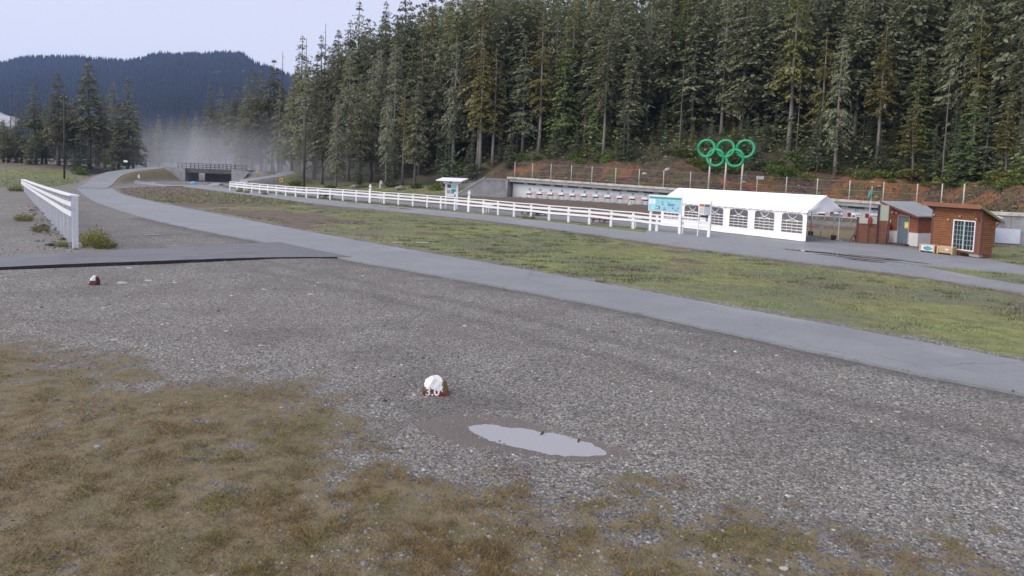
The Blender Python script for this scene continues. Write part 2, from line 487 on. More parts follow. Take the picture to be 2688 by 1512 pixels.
BEYOND = [(-54.6, 150.5, 2.72, 2.0), (-51.5, 155, 2.6, 2.3), (-49.2, 148, 2.1, 2.4), (-50.5, 140, 1.5, 2.3), (-52.0, 133, 0.9, 2.2), (-54.5, 127.5, 0.35, 2.0)]

def embank(x, y, P, slope):
    d, i, t = seg_dist(x, y, P)
    A = np.array([p[2:] for p in P])
    z = A[i, 0] * (1 - t) + A[np.minimum(i + 1, len(P) - 1), 0] * t
    w = A[i, 1] * (1 - t) + A[np.minimum(i + 1, len(P) - 1), 1] * t
    return z - np.maximum(0, d - w) * slope

def hill_s(x, y):
    d, i, t = seg_dist(x, y, TOE)
    T = np.array(TOE)
    a, b = T[i], T[np.minimum(i + 1, len(T) - 1)]
    ins = sd_poly(x, y, [p[:2] for p in TOE] + [(3000, -400), (3000, 4000), (-140, 4000)]) > 0
    par = a * (1 - t[..., None]) + b * t[..., None]
    return np.where(ins, d, -d), par

def height(x, y):
    x, y = np.asarray(x, float), np.asarray(y, float)
    sh = x.shape
    x, y = x.ravel(), y.ravel()
    r = np.hypot(x, y)
    z = 0.03 * (fbm(x * 0.55, y * 0.55, 3, 3) - 0.55) + 0.012 * (vn(x * 3.1, y * 3.1, 9) - 0.5)
    # puddle hollow
    u = ((x - PUD_C[0]) * PUD_D[0] + (y - PUD_C[1]) * PUD_D[1]) / 1.27
    v = (-(x - PUD_C[0]) * PUD_D[1] + (y - PUD_C[1]) * PUD_D[0]) / 0.43
    q = u * u + v * v
    k = np.exp(-q * 0.22)
    z = z * (1 - k) - 0.085 * np.exp(-q * 0.9) + k * (0.022 * (fbm(x * 3.2, y * 3.2, 4, 3) - 0.5) + 0.014 * (vn(x * 9, y * 9, 14) - 0.5))
    # range floor sinks a little to the right
    z -= 1.3 * sst(16, 46, x) * sst(63, 88, y)
    # meadow bank on the left
    cd, ci, ct = seg_dist(x, y, [(-260, 175), (-112, 150), (-102, 150), (-97, 153), (-91, 163), (-88, 178)])
    z += 2.5 * np.exp(-(cd / 17.0) ** 2) * sst(-84, -100, x) + 1.0 * np.exp(-(cd / 12) ** 2) * (1 - sst(-84, -100, x))
    m = (r > 80) & (r < 200)
    if m.any():
        xa, ya = x[m], y[m]
        za = np.maximum(z[m], embank(xa, ya, APPROACH, 0.7))
        za = np.maximum(za, embank(xa, ya, BEYOND, 0.6))
        z[m] = za
    m = r < 175
    if m.any():
        xa, ya = x[m], y[m]
        pv = np.full(xa.shape, -9.0)
        for P in (ROAD_NEAR + ROAD_FAR[::-1], SIDE_TOP + SIDE_BOT[::-1], TRACK_LOW + TRACK_UP[::-1], PLAZA, APRON):
            pv = np.maximum(pv, sd_poly(xa, ya, P))
        k = sst(-1.5, -0.35, pv)
        z[m] = z[m] * (1 - k) - 0.06 * sst(-0.45, 0.05, pv)
    # wooded hill
    m = r > 45
    if m.any():
        s, p = hill_s(x[m], y[m])
        rise = p[:, 2] * sst(-0.2, 0.8, s)
        soft = p[:, 2] * sst(-10, 1.0, s)          # no wall left of the range: an easy slope
        left = sst(-6, -12, x[m])
        rise = rise * (1 - left) + soft * left
        bank = p[:, 3] * sst(0.5, p[:, 4], s)
        up = p[:, 5] * np.maximum(0, s - p[:, 4])
        up = np.where(up > 45, 45 + (up - 45) * 0.15, up)
        rough = (fbm(x[m] * 0.45, y[m] * 0.45, 21, 3) - 0.5) * 1.5 * sst(0.5, 4, s)
        z[m] = z[m] * (1 - sst(-4, 0, s)) + rise + bank + up + rough
    return z.reshape(sh)

def hz(x, y):
    return float(height(np.array([x]), np.array([y]))[0])

# ------------------------------------------------------------------ ground sheet
def build_ground():
    th = np.concatenate([np.linspace(-180, -46, 36, endpoint=False), np.linspace(-46, 46, 330, endpoint=False), np.linspace(46, 180, 36, endpoint=False)])
    th = np.radians(th)
    rr = 1.5 * np.exp(np.arange(0, 600) * 0.0082)
    rr = np.concatenate([rr, rr[-1] * np.exp(np.arange(1, 110) * 0.03)])
    rr = rr[rr < 3200]
    T, Rr = np.meshgrid(th, rr)
    X, Y = Rr * np.sin(T), Rr * np.cos(T)
    Z = height(X, Y)
    n, m = X.shape
    idx = np.arange(n * m).reshape(n, m)
    a, b = idx[:-1], np.roll(idx, -1, 1)[:-1]
    c, d = np.roll(idx, -1, 1)[1:], idx[1:]
    tri = np.concatenate([np.stack([a, b, c], -1).reshape(-1, 3), np.stack([a, c, d], -1).reshape(-1, 3)])
    V = np.stack([X, Y, Z], -1).reshape(-1, 3)
    V = np.vstack([V, [[0, 0, 0]]])
    ctr = len(V) - 1
    tri = np.vstack([tri, np.stack([np.roll(idx[0], -1), idx[0], np.full(m, ctr)], -1)])
    c1, c2 = cover(V[:, 0], V[:, 1])
    me = fast_mesh('ground', V, tri, M_ground, {'cover': c1, 'cover2': c2}, True)
    return tag(link('ground', me), 'gravel yard, turf, cut bank and forest floor', None, None, 'structure')

def field_poly():
    return ROAD_FAR + TRACK_LOW[::-1]

def strip_poly():
    return TRACK_UP[1:9] + [(18.3, 50.9), (17.2, 53.2), (12.05, 60.63), (7.82, 64.86), (4.05, 68.62), (-1.79, 73.6), (-14.27, 85.9), (-22.85, 92.9), (-36.5, 107.6), (-51, 124)]

def cover(x, y):
    r = np.hypot(x, y)
    n1, n2 = fbm(x * 0.33, y * 0.33, 31, 4), fbm(x * 1.2, y * 1.2, 41, 3)
    n0 = fbm(x * 0.09, y * 0.09, 51, 3)
    near = r < 60
    moss = np.zeros_like(x)
    moss[near] = sst(-3.4, 3.6, sd_poly(x[near], y[near], MOSS_EDGE) + (n1[near] - 0.5) * 4.0 + (n2[near] - 0.5) * 3.5 + (fbm(x[near] * 3.1, y[near] * 3.1, 45, 2) - 0.5) * 2.5)
    # thinner turf towards the lower right
    moss *= 1 - 0.2 * sst(-1.5, 2.5, x) * sst(14, 9, y)
    moss *= 1 - 0.38 * sst(0.57, 0.72, fbm(x * 1.7, y * 1.7, 43, 3))
    moss += 0.25 * sst(0.66, 0.78, n1) * (r < 22) * (moss < 0.4)
    field = np.zeros_like(x); soil = np.zeros_like(x); tan = np.zeros_like(x); dark = np.zeros_like(x)
    m = (r < 260)
    xm, ym = x[m], y[m]
    e = (n2[m] - 0.5)
    f = sst(-0.1, 1.1, sd_poly(xm, ym, field_poly()) + e * 1.2)
    # field: bare ground near its left end and along the road
    bare = np.maximum(sst(-34, -52, xm), 0.9 * sst(0.44, 0.62, fbm(xm * 0.16 + 3, ym * 0.16, 61, 3)) * sst(-2, -14, xm))
    bare = np.maximum(bare, 0.75 * sst(0.60, 0.72, n1[m]))
    dl, _, _ = seg_dist(xm, ym, TRACK_LOW)
    bare = np.maximum(bare, 0.95 * sst(2.8, 0.4, dl + e * 2.0) * sst(-22, -8, xm))
    dr, _, _ = seg_dist(xm, ym, ROAD_FAR)
    bare = np.maximum(bare, 0.7 * sst(1.3, 0.1, dr + e * 1.6))
    fld = f * (1 - 0.75 * bare)
    so = f * bare
    for P, k in ((strip_poly(), 0.85), (ISLAND, 0.95), (HUT_GRASS, 0.95), (MEADOW, 1.0)):
        g = sst(-0.2, 0.8, sd_poly(xm, ym, P) + e * 0.9)
        fld = np.maximum(fld, g * k)
    # range floor
    s, p = hill_s(xm, ym)
    rf = sst(0, 2, sd_poly(xm, ym, [(-12, 121), (4, 122), (54, 89), (43, 60), (33, 56), (26, 55.5), (24.5, 61), (13, 67.5), (8.6, 71.2), (-2, 80.4), (-16, 93.4), (-30, 108)]))
    so = np.maximum(so, rf * 0.95)
    fld *= 1 - rf
    td = sst(26, 3, np.abs(sd_poly(xm, ym, [(26, 55.4), (24.2, 61.5), (40, 80), (50, 70), (42, 58), (33, 55.8)])) * 3.0) * rf
    tan[m] = np.clip(td * sst(84, 66, ym), 0, 1) * 0.9
    so = so * (1 - tan[m] * 0.9)
    # rough verge below the wood on the left, and round the underpass
    vg = sst(-22, -12, s) * sst(2, -2, s) * sst(-3, -9, xm) * sst(-60, -48, xm)
    fld = np.maximum(fld, vg * 0.8)
    bk = sst(0.3, 1.2, s) * sst(p[:, 4] + 5.5, p[:, 4] + 1.0, s + e * 6) * sst(-9, -4, xm)
    fo = sst(p[:, 4] - 1.0, p[:, 4] + 4.0, s + e * 5)
    left_f = sst(-3, 3, s) * sst(-6, -12, xm)
    fo = np.maximum(fo, left_f)
    # left crest: dark brown earth; embankments: ochre
    cd, _, _ = seg_dist(xm, ym, [(-260, 175), (-112, 150), (-102, 150), (-97, 153), (-91, 163)])
    so = np.maximum(so, sst(11, 7, cd + e * 4) * sst(-84, -90, xm))
    fld *= 1 - sst(11, 7, cd + e * 4) * sst(-84, -90, xm)
    ap = embank(xm, ym, APPROACH, 0.7) - 0.05
    tan[m] = np.maximum(tan[m], 0.75 * sst(0.02, 0.5, ap) * sst(-80, -74, xm))
    fo = np.maximum(fo, sst(2, 8, sd_poly(xm, ym, [(-300, 190), (-112, 154), (-97, 158), (-88, 166), (-84, 152), (-82, 160), (-84, 200), (-60, 190), (-60, 400), (-400, 400)])))
    field[m] = np.clip(fld * (1 - fo) * (1 - bk), 0, 1)
    soil[m] = np.clip(so * (1 - fo) * (1 - bk), 0, 1)
    bank = np.zeros_like(x); forest = np.zeros_like(x)
    bank[m] = np.clip(bk, 0, 1)
    forest[m] = np.clip(fo, 0, 1)
    forest[r >= 260] = 1
    # silt and damp
    u = ((x - PUD_C[0]) * PUD_D[0] + (y - PUD_C[1]) * PUD_D[1])
    v = (-(x - PUD_C[0]) * PUD_D[1] + (y - PUD_C[1]) * PUD_D[0])
    q = ((u + 0.4) / 1.95) ** 2 + ((v + 0.08) / 0.72) ** 2
    mud = sst(1.7, 0.3, q + (n2 - 0.5) * 1.8)
    moss *= 1 - mud
    drn, _, _ = seg_dist(x[near], y[near], ROAD_NEAR)
    dark[near] = np.maximum(0.9 * sst(1.6, 0.2, drn + (n2[near] - 0.5) * 1.4), 0.45 * sst(0.52, 0.72, n1[near]))
    for off in (3.6, 5.3):
        dark[near] = np.maximum(dark[near], 0.5 * sst(0.5, 0.1, np.abs(drn - off + (n1[near] - 0.5) * 1.2)) * sst(-30, -10, x[near]))
    damp = np.exp(-(((x[near] + 1.3) / 2.6) ** 2 + ((y[near] - 12.9) / 1.5) ** 2))
    dark[near] = np.maximum(dark[near], 0.8 * damp * sst(0.25, 0.6, n2[near]))
    dark[near] = np.maximum(dark[near], 0.85 * sst(0.15, 0.6, moss[near]))
    return np.stack([moss, field, soil, mud], -1), np.stack([bank, forest, tan, dark], -1)

ground = build_ground()

# ------------------------------------------------------------------ roads and paths
def resample(P, n):
    P = np.array([p[:2] for p in P], float)
    d = np.concatenate([[0], np.cumsum(np.hypot(*np.diff(P, axis=0).T))])
    t = np.linspace(0, d[-1], n)
    return np.stack([np.interp(t, d, P[:, 0]), np.interp(t, d, P[:, 1])], -1)

def smooth_line(P, k=2):
    P = np.array([p[:2] for p in P], float)
    for _ in range(k):
        Q = [P[0]]
        for a, b in zip(P[:-1], P[1:]):
            Q += [a * 0.75 + b * 0.25, a * 0.25 + b * 0.75]
        P = np.array(Q + [P[-1]])
    return P

def ribbon(name, A, B, mat, z, label, n=260, thick=0.1, jit=0.07, across=5, zf=None, edge=None):
    A, B = resample(smooth_line(A), n), resample(smooth_line(B), n)
    def rag(P, sd):
        t = np.gradient(P, axis=0)
        t /= np.hypot(t[:, :1], t[:, 1:]) + 1e-9
        k = np.arange(n)
        j = (fbm(k * 0.35, k * 0 + sd, 77 + sd, 4) - 0.5) * 2 * jit
        return P + np.stack([-t[:, 1], t[:, 0]], -1) * (j + (rng.random(n) - 0.5) * jit * 0.6)[:, None]
    A, B = rag(A, 1), rag(B, 2)
    rows = [A + (B - A) * s for s in np.linspace(0, 1, across)]
    G_ = np.stack(rows, 1)
    Z = np.full(G_.shape[:2], z) if zf is None else zf(G_[..., 0], G_[..., 1])
    V = np.concatenate([G_, Z[..., None]], -1)
    lo0, lo1 = V[:, :1].copy(), V[:, -1:].copy()
    lo0[..., 2] -= thick; lo1[..., 2] -= thick
    V = np.concatenate([lo0, V, lo1], 1)
    k = across + 2
    idx = np.arange(n * k).reshape(n, k)
    a, b, c, d = idx[:-1, :-1], idx[1:, :-1], idx[1:, 1:], idx[:-1, 1:]
    tri = np.concatenate([np.stack([a, b, c], -1).reshape(-1, 3), np.stack([a, c, d], -1).reshape(-1, 3)])
    me = fast_mesh(name, V.reshape(-1, 3), tri, mat)
    if edge:
        me.materials.append(edge)
        col = np.tile(np.arange(k - 1), n - 1)
        mi = np.where((col == 0) | (col == k - 2), 1, 0)
        me.polygons.foreach_set('material_index', np.concatenate([mi, mi]).astype(np.int32))
    o = link(name, me)
    return tag(o, label, None, None, 'structure')

def sheet(name, P, mat, z, label, thick=0.08):
    from mathutils.geometry import tessellate_polygon
    P = resample(list(P) + [P[0]], 220)[:-1]
    k = np.arange(len(P))
    P = P + np.stack([fbm(k * 0.4, k * 0 + 3, 5, 3) - 0.5, fbm(k * 0.4, k * 0 + 8, 6, 3) - 0.5], -1) * 0.14
    vs = [Vector((p[0], p[1], z)) for p in P]
    mb = MB()
    n = len(vs)
    mb.add(vs, tessellate_polygon([vs]))
    mb.add(vs + [v - Vector((0, 0, thick)) for v in vs], [(i, (i + 1) % n, (i + 1) % n + n, i + n) for i in range(n)])
    return tag(mb.build(name, mat), label, None, None, 'structure')

ribbon('asphalt_road', ROAD_NEAR, ROAD_FAR, M_asphalt, 0.012, 'grey asphalt roller-ski road crossing the yard', 420, 0.12, 0.11)
ribbon('side_path', SIDE_TOP, SIDE_BOT, M_asphalt_dark, 0.13, 'darker fresh asphalt path joining the road', 160, 0.24, 0.05, zf=lambda x, y: 0.026 + 0.075 * sst(-9.5, -15.5, x), edge=plain('wet_edge', (0.028, 0.027, 0.03), 0.6, 0.3, 4, 0.4))
ribbon('asphalt_track', TRACK_LOW, TRACK_UP, M_asphalt, 0.012, 'asphalt track running along the white rail fence', 420, 0.1, 0.11)
sheet('plaza', PLAZA, M_asphalt, 0.020, 'asphalt plaza in front of the tent and cabins')
sheet('firing_apron', APRON, M_asphalt, 0.016, 'asphalt apron behind the white rail fence')
ap_c = [(p[0], p[1]) for p in APPROACH]
def offset(P, d):
    P = np.array(P, float)
    t = np.gradient(P, axis=0); t /= np.hypot(t[:, :1], t[:, 1:])
    return P + np.stack([-t[:, 1], t[:, 0]], -1) * d
ribbon('bridge_ramp', offset(ap_c, 1.9), offset(ap_c, -1.9), M_asphalt, 0, 'asphalt ramp climbing to the footbridge', 120, 0.15, 0.05, 5,
       lambda x, y: np.maximum(height(x, y) + 0.06, 0.05))
by_c = [(p[0], p[1]) for p in BEYOND[1:]] + [(-57, 122)]
ribbon('far_path', offset(by_c, 1.6), offset(by_c, -1.6), M_asphalt, 0, 'asphalt path winding down beside the wood', 120, 0.15, 0.05, 5,
       lambda x, y: height(x, y) + 0.08)
ribbon('loop_path', [(-57.5, 113.5), (-64, 119), (-69.5, 125), (-71, 130), (-69.5, 134.5), (-65.5, 137), (-60, 137.6)], [(-56, 116.5), (-62, 121.5), (-66, 126), (-67.4, 129.8), (-66.6, 132.2), (-64.4, 133.8), (-60, 134.4)], M_asphalt, 0, 'pale asphalt loop before the underpass', 90, 0.15, 0.04, 5,
       lambda x, y: height(x, y) + 0.08)

# ------------------------------------------------------------------ standing water
def water_mat(name, tint, rough=0.03):
    g = NT(name)
    g.bump(g.noise(2.2, 3), 0.02, 0.02)
    g.bs.inputs['IOR'].default_value = 1.33
    return g.done(tint, rough, 0.6)
M_water = water_mat('puddle_water', (0.36, 0.36, 0.38))
_nt = M_water.node_tree
_o = [n for n in _nt.nodes if n.type == 'OUTPUT_MATERIAL'][0]
_b = [n for n in _nt.nodes if n.type == 'BSDF_PRINCIPLED'][0]
_t = _nt.nodes.new('ShaderNodeBsdfTransparent'); _m = _nt.nodes.new('ShaderNodeMixShader')
_m.inputs[0].default_value = 0.84
_nt.links.new(_t.outputs[0], _m.inputs[1]); _nt.links.new(_b.outputs[0], _m.inputs[2]); _nt.links.new(_m.outputs[0], _o.inputs[0])
M_wet = water_mat('thin_water', (0.035, 0.035, 0.037), 0.06)

def blob(name, cx, cy, L, W, ang, z, mat, label, sd=0, n=60):
    mb = MB()
    vs = [(0, 0, 0)]
    for k in range(n):
        a = 2 * math.pi * k / n
        w = 1 + 0.35 * (mnoise.noise(Vector((math.cos(a) * 1.3 + sd, math.sin(a) * 1.3, sd * 1.7))))+ 0.12 * mnoise.noise(Vector((math.cos(a) * 5 + sd, math.sin(a) * 5, 3)))
        vs.append((math.cos(a) * L * w, math.sin(a) * W * w, 0))
    mb.add(vs, [(0, k + 1, (k + 1) % n + 1) for k in range(n)])
    return tag(mb.build(name, mat, None, (cx, cy, z), ang), label, None, None, 'structure')

# the big puddle is a level sheet; the hollow in the ground gives it its outline
blob('puddle', PUD_C[0], PUD_C[1], 1.75, 0.75, math.atan2(PUD_D[1], PUD_D[0]), -0.036, M_water, 'silty puddle in the gravel reflecting the pale sky', 2)
ST = [(20.6, 44.9, 2.1, 0.34), (22.2, 43.0, 2.2, 0.26), (23.1, 43.4, 1.8, 0.16), (21.7, 42.0, 1.4, 0.15), (24.0, 41.7, 1.5, 0.16), (19.3, 45.6, 1.1, 0.2), (21.4, 41.1, 1.2, 0.13), (22.9, 41.0, 1.0, 0.10), (20.3, 43.4, 1.0, 0.1)]
for i, (x, y, l, w) in enumerate(ST):
    blob('wet_streak', x, y, l, w, -0.75, 0.026 + 0.002 * i, M_wet, 'long shallow film of water on the plaza asphalt', 5 + i)
for i, (x, y, l, w) in enumerate([(-15.6, 80.0, 1.6, 0.16), (-13.0, 77.6, 2.0, 0.16), (-12.0, 76.4, 1.3, 0.12), (-19.5, 83.6, 1.3, 0.14)]):
    blob('wet_streak', x, y, l, w, -0.72, 0.018 + 0.002 * i, M_wet, 'thin film of water on the track by the fence', 15 + i)

# ------------------------------------------------------------------ mountain across the valley
RIDGE = [(-3200, 150), (-2600, 200), (-2000, 255), (-1642, 290), (-1565, 309), (-1453, 318), (-1339, 316), (-1226, 314), (-1137, 333), (-1024, 342), (-916, 349), (-868, 347), (-834, 322), (-759, 297), (-674, 268), (-552, 230), (-300, 180), (200, 140), (900, 120), (2000, 90)]
def mtn(x, y):
    rx, rz = zip(*RIDGE)
    xr = x * 2200 / np.maximum(y, 600)
    zr = np.interp(xr, rx, rz) - 19.0
    t = np.clip((y - 760) / (2200 - 760), 0, 1)
    prof = 0.12 * t + 0.88 * t ** 1.35
    z = zr * prof + 34 * (fbm(x / 260, y / 260, 91, 4) - 0.5) * t * (1 - t) * 3.2
    return np.where(y > 2200, zr - (y - 2200) * 0.25, z)
def build_mountain():
    xs, ys = np.linspace(-3300, 1200, 170), np.concatenate([np.linspace(740, 2200, 70), np.linspace(2260, 2900, 10)])
    X, Y = np.meshgrid(xs, ys)
    X = X * Y / 2200
    Z = mtn(X, Y) - 1.0
    n, m = X.shape
    idx = np.arange(n * m).reshape(n, m)
    a, b, c, d = idx[:-1, :-1], idx[:-1, 1:], idx[1:, 1:], idx[1:, :-1]
    tri = np.concatenate([np.stack([a, b, c], -1).reshape(-1, 3), np.stack([a, c, d], -1).reshape(-1, 3)])
    g = NT('mountain_floor')
    col = g.mix(g.noise(0.02, 5), (0.02, 0.026, 0.018), (0.05, 0.055, 0.035))
    o = link('mountain', fast_mesh('mountain', np.stack([X, Y, Z], -1).reshape(-1, 3), tri, g.done(col, 0.9, 0.1), None, True))
    tag(o, 'forested blue mountain ridge across the valley', None, None, 'structure')
    # two scraps of old snow near the ridge
    clear = []
    for k, dv, ln, l in ((-0.433, 0.0206, 7.5, 'small patch of old snow below the ridge, the rounder one'), (-0.394, 0.0183, 11, 'thin sliver of old snow below the ridge by the forest edge')):
        yy_ = np.linspace(1200, 2195, 400)
        up = (mtn(k * yy_, yy_) - 4.6) / yy_
        yc = float(yy_[np.argmin(np.abs(up - (up[-1] - dv)))])
        clear.append((k * yc, yc, ln))
        mb = MB()
        cv = [(-0.9, -0.3), (0.2, -0.55), (1.0, 0.1), (0.1, 0.5)] if ln < 10 else [(-1.1, 0.5), (0.9, -0.55), (1.1, -0.3), (-0.8, 0.7)]
        pts = [(k * yc + a * ln, yc + b * ln * 3.0, float(mtn(np.array([k * yc + a * ln]), np.array([yc + b * ln * 3.0]))[0]) + 4.0) for a, b in cv]
        mb.add(pts + [(p[0], p[1], p[2] - 6) for p in pts], [(0, 1, 2, 3), (0, 4, 5, 1), (1, 5, 6, 2), (2, 6, 7, 3), (3, 7, 4, 0)])
        tag(mb.build('snow_patch', plain('old_snow', (0.7, 0.72, 0.76), 0.7, 0.05)), l, 'snow patch', 'snow patches on the ridge')
    # its trees: narrow spires, far too many to count
    N = 42000
    y = 780 + (2215 - 780) * rng.random(N) ** 0.75
    x = (rng.random(N) * 2000 - 2150) * y / 2200
    k = int(N * 0.06)
    y[:k] = 2185 + 25 * rng.random(k)
    x[:k] = (rng.random(k) * 1500 - 1800)
    ok = np.ones(N, bool)
    for cx_, cy_, ln in clear: ok &= ~((np.abs(x - cx_) < ln * 1.3) & (y > cy_ - 95) & (y < cy_ + 30))
    x, y = x[ok], y[ok]
    N = len(x)
    z = mtn(x, y) - 1.5
    h = rng.uniform(13, 25, N) * (0.7 + 0.5 * fbm(x / 60, y / 60, 5, 2))
    h[:int(N * 0.06)] *= 1.35
    w = h * rng.uniform(0.14, 0.22, N)
    ang = rng.random(N) * 6.28
    base = np.stack([x, y, z], -1)
    V = np.zeros((N, 5, 3), np.float32)
    for q in range(4):
        V[:, q] = base + np.stack([np.cos(ang + q * 1.571) * w, np.sin(ang + q * 1.571) * w, 0 * x], -1)
    V[:, 4] = base + np.stack([0 * x, 0 * x, h], -1)
    F = np.array([[0, 1, 4], [1, 2, 4], [2, 3, 4], [3, 0, 4]])
    T = (np.arange(N)[:, None, None] * 5 + F[None]).reshape(-1, 3)
    t = rng.random(N) * 0.6 + 0.8
    c = np.stack([0.022 * t, 0.027 * t, 0.022 * t, np.ones(N)], -1)
    o = link('mountain_forest', fast_mesh('mountain_forest', V.reshape(-1, 3), T, tinted('far_needles', 0.9, 0.1), {'tint': np.repeat(c, 5, 0)}))
    tag(o, 'dense conifer forest covering the far mountainside', None, None, 'stuff')
build_mountain()
# ------------------------------------------------------------------ loose stones and turf
STONE = np.array([[1, 0, 0], [0.25, 0.95, 0.05], [-0.9, 0.35, 0], [-0.35, -0.9, 0.05], [0.55, -0.75, 0], [0.15, 0.1, 0.62], [-0.2, -0.15, 0.55]])
STONE_F = np.array([[0, 1, 5], [1, 2, 5], [2, 6, 5], [2, 3, 6], [3, 4, 6], [4, 0, 5], [4, 5, 6]])
def scatter(name, x, y, z, sx, sy, sz, col, mat, label, base=STONE, faces=STONE_F):
    N = len(x)
    a = rng.random(N) * 6.283
    B = base[None] * (1 + 0.25 * (rng.random((N, len(base), 3)) - 0.5))
    bx_, by_, bz_ = B[..., 0] * sx[:, None], B[..., 1] * sy[:, None], B[..., 2] * sz[:, None]
    ca, sa = np.cos(a)[:, None], np.sin(a)[:, None]
    V = np.stack([x[:, None] + bx_ * ca - by_ * sa, y[:, None] + bx_ * sa + by_ * ca, z[:, None] + bz_], -1)
    T = (np.arange(N)[:, None, None] * len(base) + faces[None]).reshape(-1, 3)
    c = np.repeat(np.concatenate([col, np.ones((N, 1))], 1), len(base), 0)
    o = link(name, fast_mesh(name, V.reshape(-1, 3), T, mat, {'tint': c}))
    return tag(o, label, None, None, 'stuff')

def polar(N, r0, r1, p=1.0, half=41):
    """points in front of the viewer, denser near by"""
    r = r0 * (r1 / r0) ** (rng.random(N) ** p)
    t = np.radians(rng.uniform(-half, half, N))
    return r * np.sin(t), r * np.cos(t)

def on_road(x, y):
    d = np.maximum(sd_poly(x, y, ROAD_NEAR + ROAD_FAR[::-1]), sd_poly(x, y, SIDE_TOP + SIDE_BOT[::-1]))
    d = np.maximum(d, sd_poly(x, y, TRACK_LOW + TRACK_UP[::-1]))
    return np.maximum(d, sd_poly(x, y, PLAZA))

def build_stones():
    x, y = polar(95000, 6.5, 46, 1.15)
    c1, c2 = cover(x, y)
    keep = (rng.random(len(x)) > sst(-0.06, 0.16, on_road(x, y))) & (rng.random(len(x)) > c1[:, 3] * 0.72) & (c1[:, 1] < 0.3)
    keep &= rng.random(len(x)) > sst(0.5, 0.85, c1[:, 0]) * 0.8
    keep &= rng.random(len(x)) > c2[:, 3] * 0.35
    x, y, c1, c2 = x[keep], y[keep], c1[keep], c2[keep]
    N = len(x)
    r = np.hypot(x, y)
    s = 0.0105 * np.exp(rng.normal(0, 0.45, N)) * (1 + 0.02 * r)
    t = np.clip(rng.normal(0.19, 0.085, N), 0.035, 0.5)
    hi = rng.random(N) < 0.05
    t[hi] = rng.uniform(0.3, 0.55, hi.sum())
    t *= 1 - 0.5 * c2[:, 3]
    w = rng.normal(0, 0.035, N)
    col = np.stack([t * (1.04 + w), t * (0.985 + 0.2 * w), t * (0.94 - w)], -1)
    scatter('loose_gravel', x, y, np.where(on_road(x, y) > -0.02, 0.012, height(x, y) - 0.003), s * 1.2, s * 0.95, s * rng.uniform(0.7, 1.1, N), col, tinted('stone', 0.7, 0.4), 'loose grey gravel stones strewn over the yard')
    # paler pebbles showing through the thin turf at the lower right
    x, y = polar(9000, 6.5, 13, 1.0, 40)
    n = fbm(x * 1.1, y * 1.1, 88, 3)
    keep = (n > 0.585) & (x > -3.5) & (on_road(x, y) < 0) & (y < 11.2 - 0.25 * x)
    x, y = x[keep], y[keep]
    N = len(x)
    s = 0.014 * np.exp(rng.normal(0, 0.4, N))
    t = np.clip(rng.normal(0.17, 0.075, N), 0.04, 0.38)
    scatter('turf_pebbles', x, y, height(x, y), s * 1.3, s, s * 0.9, np.stack([t, t * 0.99, t * 0.97], -1), tinted('stone_pale', 0.65, 0.4), 'pale pebbles showing through the thin turf')
build_stones()

def blades(name, x, y, z, h, w, lean, col, label, mat):
    N = len(x)
    a = rng.random(N) * 6.283
    b = rng.random(N) * 6.283
    ox, oy = np.cos(a) * w / 2, np.sin(a) * w / 2
    V = np.zeros((N, 3, 3), np.float32)
    V[:, 0] = np.stack([x - ox, y - oy, z - 0.004], -1)
    V[:, 1] = np.stack([x + ox, y + oy, z - 0.004], -1)
    V[:, 2] = np.stack([x + np.cos(b) * h * lean, y + np.sin(b) * h * lean, z + h], -1)
    c = np.repeat(np.concatenate([col, np.ones((N, 1))], 1), 3, 0)
    T = np.arange(N * 3).reshape(-1, 3)
    return tag(link(name, fast_mesh(name, V.reshape(-1, 3), T, mat, {'tint': c})), label, None, None, 'stuff')

def lerp(a, b, t):
    return np.array(a)[None] * (1 - t[:, None]) + np.array(b)[None] * t[:, None]

